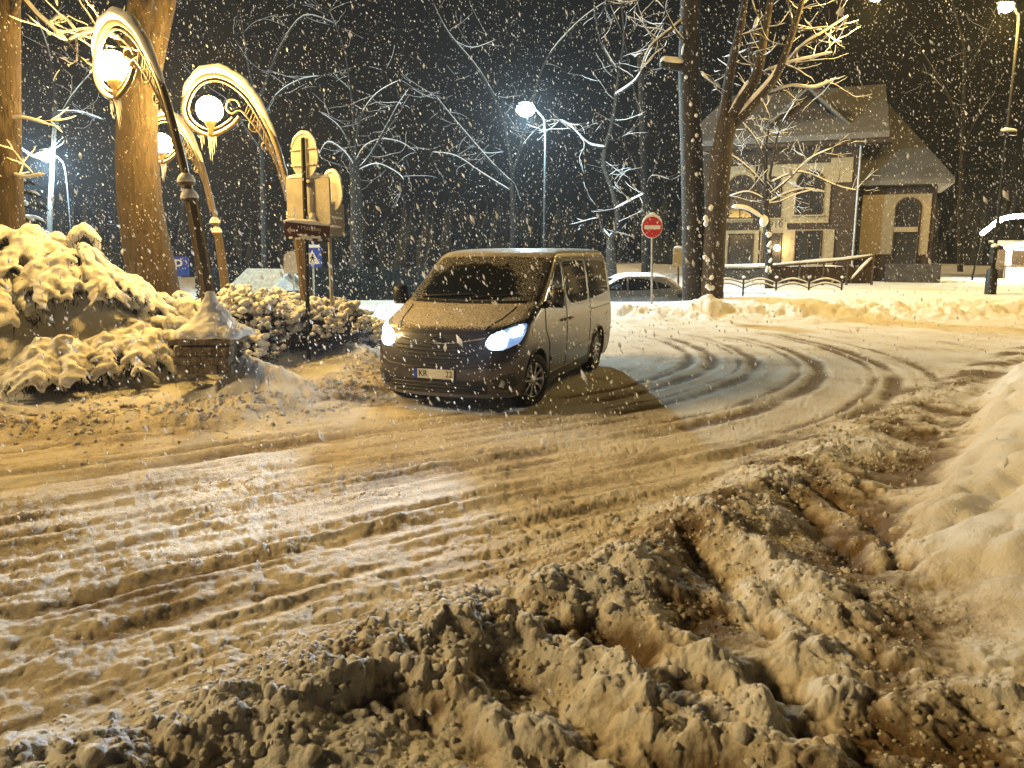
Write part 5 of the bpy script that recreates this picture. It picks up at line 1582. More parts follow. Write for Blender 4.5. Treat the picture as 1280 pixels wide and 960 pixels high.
# ------------------------------------------------------------------ signs
def disc_sign(mb, c, r, nrm, t=.02, n=36):
    nrm = Vector(nrm).normalized(); a = Vector((0, 0, 1)).cross(nrm).normalized()
    mb.prism([(r * math.cos(2 * PI * k / n), r * math.sin(2 * PI * k / n)) for k in range(n)], c, a, (0, 0, 1), t)
def rect_pts(w, h, r=.03): return rrect(-w / 2, -h / 2, w / 2, h / 2, r, 3)
def face_dir(ang): return Vector((math.sin(ang), -math.cos(ang), 0))     # 0 = facing the camera

# sign post 1, seen from behind
y = 11.6
b = P(386, 470, y); z0 = gz(b.x, b.y) - .1
root = thing('sign_post', 'dark post with a round sign back, a wide panel and a brown direction sign', 'sign post', (b.x, b.y, z0))
O = Vector((b.x, b.y, z0))
L_ = lambda px, py, dy=0.0: P(px, py, y + dy) - O
MB().tube([L_(386, 470) - Vector((0, 0, .15)), L_(383, 300), L_(378, 172)], .034, 12).build('pole', M['dark_metal'], root)
ang = rad(180 - 38)
m = MB(); c = L_(380, 196, .07); nn = face_dir(ang)
disc_sign(m, c, .31, nn, .02)
so = m.build('round_sign_back', M['sign_back'], root, True, 30)
m = MB()
for dz in (-.12, .10): m.tube([c - nn * .03 + Vector((nn.y, -nn.x, 0)) * .27 + Vector((0, 0, dz)), c - nn * .03 - Vector((nn.y, -nn.x, 0)) * .27 + Vector((0, 0, dz))], .010, 6)
m.build('clamp', M['galv'], so)
m = MB(); pts = []
for k in range(24):
    a = PI * (k / 23 * .7 + .15); pts.append(c + nn * .0 + Vector((nn.y, -nn.x, 0)) * (.32 * math.cos(a)) + Vector((0, 0, .32 * math.sin(a))))
snow_over(m, pts, .022); m.build('snow_cap', M['snow'], so)
# wide panel pair
ang2 = rad(180 - 20); n2 = face_dir(ang2); a2 = Vector((n2.y, -n2.x, 0)); a2 = -a2 if a2.x < 0 else a2
m = MB(); c1 = L_(386, 252, .09)
m.prism(rect_pts(.74, .66, .03), c1, a2, (0, 0, 1), .02)
po = m.build('panel_back', M['sign_back'], root, True, 30)
m = MB()
for dz in (-.25, .25): m.box(c1 + a2 * .02 + Vector((0, -.03, dz)), (.10, .04, .04))
m.tube([c1 + a2 * -.37 + Vector((0, -.004, -.33)), c1 + a2 * -.37 + Vector((0, -.004, .33))], .012, 6); m.tube([c1 + a2 * .37 + Vector((0, -.004, -.33)), c1 + a2 * .37 + Vector((0, -.004, .33))], .012, 6)
m.build('clamp', M['galv'], po)
stk = MB()
stk.prism(rect_pts(.11, .12, .01), c1 + a2 * .19 + Vector((0, -.012, -.06)), a2, (0, 0, 1), .006); stk.prism(rect_pts(.20, .11, .01), c1 + a2 * .21 + Vector((0, -.012, -.20)), a2, (0, 0, 1), .006); stk.prism(rect_pts(.10, .09, .01), c1 + a2 * -.22 + Vector((0, -.012, -.22)), a2, (0, 0, 1), .006)
stk.build('sticker', simple('worn_sticker', (.42, .34, .26), .6, var=.5, scale=40), po)
m = MB(); snow_over(m, [c1 + a2 * (-.37 + .74 * k / 12) + Vector((0, 0, .335)) for k in range(13)], .035); m.blob(c1 + a2 * .06 + Vector((0, -.05, -.23)), (.06, .05, .08), 4, .2); m.build('snow_cap', M['snow'], po)
# brown direction sign, face towards the camera
ang3 = rad(18); n3 = face_dir(ang3); a3 = Vector((-n3.y, n3.x, 0)); a3 = -a3 if a3.x < 0 else a3
c3 = L_(384, 290, -.06)
ax3 = (a3 + Vector((0, 0, -.10))).normalized(); up3 = Vector((.10 * a3.x, .10 * a3.y, 1)).normalized()
m = MB(); m.prism([(-.31, .12), (-.33, .0), (-.31, -.12), (.32, -.12), (.32, .12)], c3 - n3 * .0, ax3, up3, -.02)
bo = m.build('direction_sign', M['brown_sign'], root, True, 30)
fr = ax3.cross(up3).normalized()
if fr.dot(n3) < 0: fr = -fr
rotm = Matrix((ax3, up3, ax3.cross(up3))).transposed().to_4x4()
cream = simple('cream_lettering', (.62, .52, .42), .6)
for txt, u, v, s_ in (('Muzeum', .05, .055, .085),):
    me = text_mesh(txt, s_, .004); me.transform(Matrix.Translation(c3 + ax3 * u + up3 * v + n3 * .016) @ rotm); link('sign_letters', me, cream, bo)
m = MB(); m.prism([(-.29, .0), (-.23, .06), (-.235, .018), (-.17, .018), (-.17, -.018), (-.235, -.018), (-.23, -.06)], c3 + n3 * .014, ax3, up3, .004 if fr.dot(ax3.cross(up3)) > 0 else -.004); m.build('sign_arrow', cream, bo)
m = MB(); snow_over(m, [c3 + ax3 * (-.33 + .66 * k / 12) + up3 * .12 for k in range(13)], .028); rr_ = random.Random(2)
for k in range(26): m.blob(c3 + ax3 * rr_.uniform(-.25, .2) + up3 * rr_.uniform(-.11, -.05) + n3 * .014, (.03, .006, .018), k, .4, 1)
m.build('snow_cap', M['snow'], bo)

# sign post 2
y = 12.4
b = P(414, 420, y); z0 = gz(b.x, b.y) - .1; O = Vector((b.x, b.y, z0))
root = thing('sign_post', 'grey post with a small round sign above a ribbed plate', 'sign post', (b.x, b.y, z0))
MB().tube([L_(416, 420) - Vector((0, 0, .2)), L_(412, 300), L_(408, 224)], .030, 12).build('pole', M['galv'], root)
ang = rad(180 - 46); nn = face_dir(ang)
m = MB(); disc_sign(m, L_(415, 240, .06), .29, nn, .02); ro = m.build('round_sign_back', M['sign_back'], root, True, 30)
m = MB(); pts = []
c = L_(415, 240, .06)
for k in range(20):
    a = PI * (k / 19 * .7 + .15); pts.append(c + Vector((nn.y, -nn.x, 0)) * (.30 * math.cos(a)) + Vector((0, 0, .30 * math.sin(a))))
snow_over(m, pts, .025); m.build('snow_cap', M['snow'], ro)
m = MB(); cpl = L_(419, 275, .05); aa = Vector((.75, .66, 0)).normalized()
m.prism(rect_pts(.30, .50, .02), cpl, aa, (0, 0, 1), .02)
po = m.build('plate_back', M['sign_back'], root, True, 30)
m = MB()
for dz in (-.14, .0, .13): m.box(cpl + Vector((0, -.02, dz)), (.22, .05, .03), Matrix.Rotation(math.atan2(aa.y, aa.x), 3, 'Z'))
m.build('plate_rib', M['sign_back'], po); m = MB()
for dz in (-.12, .02, .25): snow_over(m, [cpl + aa * (-.12 + .24 * k / 6) + Vector((0, -.025, dz)) for k in range(7)], .018)
m.build('plate_snow', M['snow'], po)

# pedestrian crossing sign
y = 25.0; b = P(392, 380, y); z0 = gz(b.x, b.y); O = Vector((b.x, b.y, z0))
root = thing('crossing_sign', 'small blue and white pedestrian crossing sign below the brown direction sign', 'road sign', (b.x, b.y, z0))
MB().tube([(0, 0, -.1), L_(391, 300, .04)], .03, 10).build('pole', M['galv'], root)
nn = Vector((.55, -.83, 0)).normalized(); ax = Vector((-nn.y, nn.x, 0)); c = L_(390, 322)
m = MB(); m.prism(rect_pts(.62, .62, .05), c, ax, (0, 0, 1), .02); fo = m.build('sign_face', M['blue_paint'], root, True, 30)
sg = 1 if ax.cross(Vector((0, 0, 1))).dot(nn) > 0 else -1
m = MB(); m.prism([(-.24, -.20), (.24, -.20), (0, .24)], c + nn * .024, ax, (0, 0, 1), sg * .004); m.build('sign_triangle', M['white_paint'], fo, False)
m = MB()
for pl in ([(-.02, .08), (.02, .12), (.05, .08), (.01, .05)], [(-.03, .04), (.03, .05), (.04, -.05), (-.02, -.05)], [(-.03, -.05), (.0, -.05), (-.05, -.16), (-.09, -.16)], [(.01, -.05), (.04, -.05), (.08, -.16), (.05, -.16)], [(-.08, -.02), (-.03, .03), (-.02, .0), (-.07, -.05)], [(.03, .03), (.09, -.03), (.07, -.05), (.02, 0)]):
    m.prism(pl, c + nn * .030, ax, (0, 0, 1), sg * .004)
m.build('walking_figure', M['black'], fo, False)
m = MB(); snow_over(m, [c + ax * (-.3 + .6 * k / 8) + Vector((0, 0, .32)) for k in range(9)], .05); m.build('snow_cap', M['snow'], fo)

# pale round sign with plate
b = P(368, 380, 26.0); y = 26.0; z0 = gz(b.x, b.y); O = Vector((b.x, b.y, z0))
root = thing('round_sign', 'dim pale round sign over a small plate, half hidden by the middle lamp post', 'road sign', (b.x, b.y, z0))
MB().tube([(0, 0, -.1), L_(366, 316, .04)], .03, 10).build('pole', M['galv'], root)
m = MB(); disc_sign(m, L_(366, 325, -.02), .30, (.25, -1, 0), .02); m.build('round_sign_face', M['sign_back'], root, True, 30)
m = MB(); m.prism(rect_pts(.56, .34, .03), L_(366, 335.5, -.02), (1, .25, 0), (0, 0, 1), .02); m.build('plate', M['sign_back'], root, True, 30)

# parking sign
b = P(224, 380, 24.0); y = 24.0; z0 = gz(b.x, b.y); O = Vector((b.x, b.y, z0))
root = thing('parking_sign', 'blue square parking sign with a white P left of the nearest lamp post', 'road sign', (b.x, b.y, z0))
MB().tube([(0, 0, -.1), L_(224, 322, .04)], .03, 10).build('pole', M['galv'], root)
c = L_(224, 333); m = MB(); m.prism(rect_pts(.60, .60, .05), c, (1, 0, 0), (0, 0, 1), .02); fo = m.build('sign_face', M['blue_paint'], root, True, 30)
me = text_mesh('P', .56, .006); me.transform(Matrix.Translation(c + Vector((-.02, -.028, 0))) @ Matrix.Rotation(PI / 2, 4, 'X')); link('sign_letter', me, M['white_paint'], fo)

# no-entry sign
y = 23.4; b = P(815, 378, y); z0 = gz(b.x, b.y); O = Vector((b.x, b.y, z0))
root = thing('no_entry_sign', 'round red no-entry sign with a white bar on a grey post', 'road sign', (b.x, b.y, z0))
MB().tube([(0, 0, -.2), L_(815, 270, .05)], .032, 12).build('pole', M['galv'], root)
nn = Vector((.18, -1, 0)).normalized(); ax = Vector((-nn.y, nn.x, 0)); c = L_(815, 284, -.03)
m = MB(); disc_sign(m, c, .325, nn, .015); rim = m.build('sign_rim', M['white_paint'], root, True, 30)
m = MB(); disc_sign(m, c + nn * .018, .305, nn, .006); fo = m.build('sign_face', M['red_paint'], root, True, 30)
m = MB(); m.prism(rect_pts(.50, .115, .01), c + nn * .030, ax, (0, 0, 1), .004 if ax.cross(Vector((0, 0, 1))).dot(nn) > 0 else -.004); m.build('sign_bar', M['white_paint'], fo, False)
m = MB(); pts = []
for k in range(20):
    a = PI * (k / 19 * .8 + .1); pts.append(c + ax * (.32 * math.cos(a)) + Vector((0, 0, .32 * math.sin(a))))
snow_over(m, pts, .035); m.blob(c + Vector((0, .02, .37)), (.09, .06, .06), 3, .2); m.build('snow_cap', M['snow'], rim)

# board by the straight trunk
y = 27.0; b = P(848, 375, y); z0 = gz(b.x, b.y); O = Vector((b.x, b.y, z0))
root = thing('notice_board', 'small yellowish notice board on a post left of the straight dark trunk', 'notice board', (b.x, b.y, z0))
MB().tube([(0, 0, -.1), L_(848, 330, .04)], .035, 8).build('pole', M['wood'], root)
m = MB(); m.prism(rect_pts(.36, .62, .02), L_(848, 322), (1, 0, 0), (0, 0, 1), -.03); m.build('board', simple('weathered_board', (.32, .25, .12), .7, var=.5, scale=30), root, True, 30)
m = MB(); snow_over(m, [L_(848, 322) + Vector((-.17 + .34 * k / 6, 0, .32)) for k in range(7)], .04); m.build('snow_cap', M['snow'], root)

# ------------------------------------------------------------------ hut behind the hedge
y = 27.0; c = P(338, 385, y); z0 = -.5
root = thing('garden_hut', 'small dark hut with a snowy grey pitched roof behind the hedge', 'hut', (c.x, c.y, z0), rad(-24))
hz = P(338, 362, y).z - z0
MB().box((0, 0, hz / 2), (1.55, 1.8, hz)).build('wall', M['bark_dark'], root, False)
m = MB(); rz_ = hz + .62
m.add([(-.95, -1.1, hz - .05), (.95, -1.1, hz - .05), (.95, 0, rz_), (-.95, 0, rz_), (-.95, 1.1, hz - .05), (.95, 1.1, hz - .05), (-.95, -1.1, hz + .02), (.95, -1.1, hz + .02), (.95, 0, rz_ + .10), (-.95, 0, rz_ + .10), (-.95, 1.1, hz + .02), (.95, 1.1, hz + .02)],
      [(0, 1, 2, 3), (3, 2, 5, 4), (6, 9, 8, 7), (9, 10, 11, 8), (0, 6, 7, 1), (4, 5, 11, 10), (0, 3, 9, 6), (3, 4, 10, 9), (1, 7, 8, 2), (2, 8, 11, 5)])
m.build('roof', simple('grey_roof_snow', (.5, .55, .52), .8), root, False)
MB().add([(.78, -.9, hz - .03), (.78, .9, hz - .03), (.78, 0, rz_ - .1)], [(0, 1, 2)]).build('gable', simple('pale_gable', (.4, .4, .38), .7), root, False)
for k, (dx, dz) in enumerate(((-.3, 0), (.3, 0))):
    MB().box((.785, dx * 1.2, hz * .7), (.03, .4, .5)).build('window', M['glass'], root, False)

# ------------------------------------------------------------------ hoop fence
y = 27.6
zf = gz(P(950, 360, y).x, y)
x0, x1 = P(888, 362, y).x, P(1052, 360, y).x
root = thing('hoop_fence', 'low dark metal fence of arched hoops in the snow before the timbered house', 'fence', (x0, y, zf))
n = 4; Wd = (x1 - x0) / n
for i in range(n + 1):
    MB().tube([(i * Wd, 0, -.1), (i * Wd, 0, .62)], .035, 8).build('post', M['dark_metal'], root)
    MB().blob((i * Wd, 0, .66), (.06, .06, .05), i, .2, 2).build('post_snow', M['snow'], root)
for i in range(n):
    m = MB(); s_ = MB()
    for h, k in ((.42, .16), (.26, .17)):
        pts = [Vector((i * Wd + Wd * t, 0, h + k * math.sin(PI * t))) for t in np.linspace(0, 1, 15)]
        m.tube(pts, .018, 6)
        snow_over(s_, [p + Vector((0, 0, .015)) for p in pts], .024)
    m.tube([(i * Wd, 0, .10), (i * Wd + Wd, 0, .10)], .018, 6)
    m.build('hoop', M['dark_metal'], root); s_.build('hoop_snow', M['snow'], root)

# ------------------------------------------------------------------ market stall with festoon at the right border
y = 38.0; c = P(1275, 345, y); z0 = gz(c.x, c.y); O = Vector((c.x, c.y, z0))
root = thing('market_stall', 'white market stall with a snowy awning at the right border', 'stall', (c.x, c.y, z0))
W2 = lambda px, py, dy=0: P(px, py, y + dy) - O
lx, hx = W2(1256, 340).x, W2(1330, 340).x
zt = W2(1270, 312).z; zm = W2(1270, 333).z
m = MB(); m.box(((lx + hx) / 2, 0, zm / 2 - .1), (hx - lx, .08, zm + .2)); m.build('counter', M['white_paint'], root, False)
m = MB(); m.box((lx + .1, 0, zt / 2), (.2, .2, zt)); m.build('corner_post', M['white_paint'], root, False)
m = MB(); m.box(((lx + hx) / 2, 0, zm + .02), (hx - lx + .1, .3, .06)); m.build('shelf', M['wood'], root, False)
m = MB(); m.box(((lx + hx) / 2, .8, zt / 2), (hx - lx, .06, zt)); m.build('back_wall', M['wood'], root, False)
m = MB(); m.prism([(-1.0, -.15), (1.2, .30), (1.2, .36), (-1.0, -.09)], (lx - .1, .2, zt + .1), (0, 1, 0), (0, 0, 1), hx - lx + .4); m.build('awning', M['white_paint'], root, False)
m = MB(); snow_over(m, [Vector((lx - .2 + (hx - lx + .4) * k / 12, -.5, zt + .18)) for k in range(13)], .12); m.build('awning_snow', M['snow'], root)
m = MB()
for k in range(2): m.blob(W2(1258 + 9 * k, 310 - 2 * k, -1.05), .085, 0, 0, 2)
lo = m.build('stall_lamp', emit('stall_lamp_lit', (1, .93, .75), 60), root, True, 180)
add_light('stall_light', 'POINT', Vector((c.x + .6, y - 1.6, z0 + zt - .1)), 350, (1, .8, .5), .1)
# festoon
fp = [P(px, py, 36.0) for px, py in ((1228, 290), (1236, 284), (1246, 276), (1256, 271), (1268, 269), (1282, 268), (1300, 266), (1330, 270))]
root = thing('festoon_lights', 'string of bright festoon bulbs strung above the market stall', 'string lights', fp[0])
pts = catmull([p - fp[0] for p in fp], 5)
MB().tube(pts, .012, 5).build('cable', M['black'], root)
fe = emit('festoon_bulb_lit', (1.0, .86, .5), 120)
bulb = MB().blob((0, 0, -.06), (.085, .085, .10), 0, 0, 2).mesh('bulb')
for k in range(0, len(pts), 1):
    link('bulb', bulb, fe if not bulb.materials else None, root).location = pts[k]
m = MB(); m.tube([(0, 0, 0), (-.2, .1, -2.2)], .04, 6); m.tube([pts[-1], pts[-1] + Vector((0, 0, -2.5))], .04, 6); m.build('festoon_pole', M['pole_grey'], root)
# ------------------------------------------------------------------ the timbered house
HA = rad(24)
HU = Vector((math.cos(HA), -math.sin(HA), 0)); HN = Vector((-math.sin(HA), -math.cos(HA), 0))
a_, b_, c_ = ray(1068, 300)
HO = Vector((a_ * 35.0 / b_, 35.0, 0)); HZ = gz(HO.x, HO.y)
def hp(px, py, off=0.0):
    """where the line of sight meets the facade: (along, up)"""
    a, b, c = ray(px, py); d = Vector((a, b, c)); o = Vector((0, 0, CAMH))
    t = ((HO + HN * off) - o).dot(HN) / d.dot(HN); q = o + d * t
    return ((q - HO).dot(HU), q.z - HZ)
house = thing('timbered_house', 'dark timbered house with pale plaster panels and steep snowy roofs behind the far bank', 'house', (HO.x, HO.y, HZ), -HA)
# local frame: +x along facade to the right, -y towards the street
dw = simple('dark_timber_wall', (.04, .024, .012), .85, var=.45, scale=3, bump=.5)
pl = simple('pale_plaster', (.27, .215, .125), .85, var=.15, scale=6, bump=.3)
rs = simple('roof_snow_shaded', (.095, .09, .085), .85, var=.15, scale=2, bump=.4, bscale=12)  # snow colour lowered to put the dimness of the unlit roofs into it
fd = simple('foundation_stone', (.05, .045, .04), .9, var=.5, scale=5)
wg = simple('window_glass_dark', (.03, .028, .026), .12, var=.2)
ux0 = hp(872, 300)[0]
zb = -.6
ze = hp(990, 186)[1]
sill_z = hp(968, 334)[1]
D = 7.0
m = MB(); m.box((ux0 / 2, D / 2, (ze + .3 + sill_z) / 2), (-ux0, D, ze + .3 - sill_z)); m.build('wall', dw, house, False)
m = MB(); m.box((ux0 / 2, D / 2, (sill_z + zb) / 2), (-ux0 + .16, D + .16, sill_z - zb)); m.build('foundation', fd, house, False)
def panel(px0, py0, px1, py1, mat=pl, name='plaster_panel', y=-.03, t=.06):
    xs, z1 = hp(px0, (py0 + py1) / 2)[0], hp((px0 + px1) / 2, py0)[1]
    xe, z0 = hp(px1, (py0 + py1) / 2)[0], hp((px0 + px1) / 2, py1)[1]
    m = MB(); m.box(((xs + xe) / 2, y, (z0 + z1) / 2), (xe - xs, t, z1 - z0)); return m.build(name, mat, house, False), (xs, xe, z0, z1)
panel(899, 208, 943, 278)          # left bay, upper
panel(952, 205, 1038, 279)         # middle and right bay
panel(1038, 197, 1066, 228, y=-.034)
panel(895, 288, 948, 333)
panel(950, 273, 984, 289, y=-.036)            # tablet with the date
panel(950, 287, 1042, 333)
panel(1034, 198, 1060, 333, dw, 'corner_boarding', -.03, .05) if False else None
for px, w_ in ((1066, 5),):
    xs = hp(px, 270)[0]
    m = MB(); m.tube([(xs + .12, -.10, sill_z), (xs + .12, -.10, ze)], .05, 8); m.build('downpipe', M['galv'], house)
def window(px0, py0, px1, py1, arched=False, bars=(1, 2), depth=.05, plane=0.0, parent=house, nm='window'):
    xs, z1 = hp(px0, (py0 + py1) / 2, plane)[0], hp((px0 + px1) / 2, py0, plane)[1]
    xe, z0 = hp(px1, (py0 + py1) / 2, plane)[0], hp((px0 + px1) / 2, py1, plane)[1]
    w_, h_ = xe - xs, z1 - z0
    if arched:
        r = w_ / 2; poly = [(xs, z0), (xe, z0)] + [((xs + xe) / 2 + r * math.cos(PI * k / 14), z1 - r * .85 + r * .85 * math.sin(PI * k / 14)) for k in range(15)]
    else: poly = [(xs, z0), (xe, z0), (xe, z1), (xs, z1)]
    m = MB(); m.prism(poly, (0, -.065 - plane, 0), (1, 0, 0), (0, 0, 1), -.02)
    g = m.build(nm, wg, parent, False)
    f = MB(); loop = [Vector((a, -.085 - plane, b)) for a, b in poly] + [Vector((poly[0][0], -.085 - plane, poly[0][1]))]
    f.tube(loop, .05, 4, False)
    for k in range(bars[0]):
        x = xs + w_ * (k + 1) / (bars[0] + 1); f.box((x, -.082 - plane, (z0 + z1) / 2 - .03), (.05, .03, h_ - .06))
    for k in range(bars[1]):
        z = z0 + h_ * (k + 1) / (bars[1] + 1); f.box(((xs + xe) / 2, -.08 - plane, z), (w_, .025, .04))
    f.build('frame', dw, g, False)
    m = MB(); m.box(((xs + xe) / 2, -.12 - plane, z0 - .05), (w_ + .2, .18, .06)); m.build('sill', pl, g, False)
    return g
window(911, 220, 941, 273, True); window(953, 222, 976, 272, True); window(996, 214, 1029, 268, True)
window(911, 293, 941, 333); window(953, 292, 976, 332); window(994, 289, 1026, 330)
tx, tz = hp(967, 281)
me = text_mesh('1910', .42, .02); me.transform(Matrix.Translation((tx, -.075, tz)) @ Matrix.Rotation(PI / 2, 4, 'X')); link('date_tablet', me, fd, house)
# eaves board, overhanging roof
xe0, xe1 = hp(835, 195)[0], hp(1101, 178, 1.0)[0]
m = MB(); m.box(((ux0 + .0) / 2 + .3, -.45, ze + .08), (-ux0 + 1.8, .95, .16)); m.build('eaves', dw, house, False)
xl, xr = ux0 - .8, 1.05
RH = hp(1092, 106, -3.5)[1] - ze - .25
m = MB()
y0, y1 = -1.05, D / 2
m.add([(xl, y0, ze + .18), (xr, y0, ze + .18), (xr - .25, y1, ze + RH), (xl + 1.4, y1, ze + RH), (xl, D + 1, ze + .18), (xr, D + 1, ze + .18),
       (xl, y0, ze + .42), (xr, y0, ze + .42), (xr - .25, y1, ze + RH + .25), (xl + 1.4, y1, ze + RH + .25), (xl, D + 1, ze + .42), (xr, D + 1, ze + .42)],
      [(0, 1, 5, 4), (6, 9, 8, 7), (9, 10, 11, 8), (0, 6, 7, 1), (1, 7, 11, 5), (5, 11, 10, 4), (4, 10, 6, 0), (7, 8, 11), (6, 10, 9)])
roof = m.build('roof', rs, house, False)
# cross gable: dark boarded front, snowy right slope
gx = hp(1008, 150)[0]; gw = 1.9; gz0 = ze + .5; gz1 = hp(1020, 118)[1] + .2
m = MB(); m.add([(gx - gw, .35, gz0), (gx + gw, .35, gz0), (gx, .35, gz1 - .15), (gx - gw, D / 2 + .5, gz0), (gx + gw, D / 2 + .5, gz0), (gx, D / 2 + .5, gz1 - .15)], [(0, 1, 2), (3, 5, 4), (0, 3, 4, 1), (0, 2, 5, 3), (1, 4, 5, 2)])
m.build('gable', dw, house, False)
m = MB()
for sd in (-1, 1):
    a = [(gx, -.25, gz1), (gx + sd * (gw + .5), -.25, gz0 - .25), (gx + sd * (gw + .5), D / 2 + .3, gz0 - .25), (gx, D / 2 + .3, gz1)]
    vs = a + [(x, y, z + .14) for x, y, z in a]
    m.add(vs, [(0, 1, 2, 3), (4, 7, 6, 5), (0, 4, 5, 1), (1, 5, 6, 2), (2, 6, 7, 3), (3, 7, 4, 0)])
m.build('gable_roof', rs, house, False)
# wing on the right, set back
WS = -.9
wx0 = hp(1076, 280, WS)[0]; wx1 = hp(1163, 280, WS)[0]; wze = hp(1120, 232, WS)[1]
m = MB(); m.box(((wx0 + wx1) / 2 + .1, .9 + 2.5, (wze + zb) / 2), (wx1 - wx0 + .1, 5.0, wze - zb)); m.build('wing_wall', dw, house, False)
def wpanel(px0, py0, px1, py1):
    xs, z1 = hp(px0, (py0 + py1) / 2, WS)[0], hp((px0 + px1) / 2, py0, WS)[1]
    xe, z0 = hp(px1, (py0 + py1) / 2, WS)[0], hp((px0 + px1) / 2, py1, WS)[1]
    m = MB(); m.box(((xs + xe) / 2, .9 - .03, (z0 + z1) / 2), (xe - xs, .06, z1 - z0)); m.build('plaster_panel', pl, house, False)
wpanel(1076, 243, 1162, 318)
dg_ = window(1117, 248, 1147, 352, True, (0, 1), plane=WS, nm='arched_door')
x0_, zl = hp(1117, 287, WS); x1_ = hp(1147, 287, WS)[0]
m = MB(); m.box(((x0_ + x1_) / 2, .9 - .13, zl), (x1_ - x0_, .05, .22)); m.build('transom', pl, dg_, False)
sx0, sz = hp(1112, 325, WS); sx1 = hp(1170, 325, WS)[0]
m = MB(); m.box(((sx0 + sx1) / 2, .9 - .5, sz - .9), (sx1 - sx0 + .3, .9, 1.5)); st = m.build('door_step', fd, house, False)
ex0, ex1 = hp(1068, 232, WS)[0] - .3, hp(1192, 226, WS)[0]
rx, rz = hp(1094, 112, WS - 2.6)
m = MB(); ez = wze
m.add([(ex0, .25, ez), (ex1, .25, ez), (ex1, 6.8, ez), (ex0, 6.8, ez), (rx, 3.4, rz), (ex0, 3.4, rz), (ex0, .25, ez + .2), (ex1, .25, ez + .2), (ex1, 6.8, ez + .2), (ex0, 6.8, ez + .2)],
      [(0, 3, 2, 1), (0, 1, 7, 6), (1, 2, 8, 7), (2, 3, 9, 8), (6, 7, 4, 5), (7, 8, 4), (8, 9, 5, 4), (0, 6, 5, 9, 3)])
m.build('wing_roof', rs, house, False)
# wall lamp, lit
lx_, lz = hp(972, 310)
wl = MB(); wl.blob((lx_, -.34, lz), .13, 0, 0, 3); wo = wl.build('wall_lamp', emit('wall_lamp_lit', (1, .74, .34), 70), house, True, 180)
m = MB(); m.tube([(lx_, -.05, lz + .2), (lx_, -.30, lz + .26), (lx_, -.34, lz + .14)], .02, 6); m.build('lamp_bracket', M['dark_metal'], wo)
# snow lying on the ledge
m = MB(); snow_over(m, [Vector((ux0 + (-ux0) * k / 16, -.10, sill_z + .0)) for k in range(17)], .09); m.build('ledge_snow', M['snow'], house)

# ramp rail in front of the house
y = 31.5; b = P(1000, 352, y); z0 = gz(b.x, b.y); O = Vector((b.x, b.y, z0))
R2 = lambda px, py, dy=0: P(px, py, y + dy) - O
root = thing('ramp_handrail', 'wooden ramp handrail piled with snow in front of the timbered house', 'handrail', (b.x, b.y, z0))
top = [R2(965, 333), R2(1000, 330), R2(1030, 328), R2(1060, 325), R2(1092, 320)]
m = MB(); m.tube(top, .05, 6); m.tube([R2(1092, 321), R2(1062, 352)], .05, 6); m.build('rail', M['wood'], root)
for px in (968, 998, 1028, 1060, 1090):
    a = top[min(4, max(0, round((px - 965) / 31)))]
    MB().tube([(a.x, 0, -.2), (a.x, 0, a.z)], .05, 6).build('post', M['wood'], root)
m = MB()
m.box(((top[0].x + top[-1].x) / 2, .06, top[2].z * .5 - .05), (top[-1].x - top[0].x, .05, top[2].z * .75)); m.build('boarding', dw, root, False)
m = MB(); snow_over(m, [p + Vector((0, 0, .04)) for p in catmull(top, 4)], .06); snow_over(m, [p + Vector((0, 0, .03)) for p in catmull([R2(1092, 321), R2(1077, 336), R2(1062, 352)], 3)], .06); m.build('rail_snow', M['snow'], root)
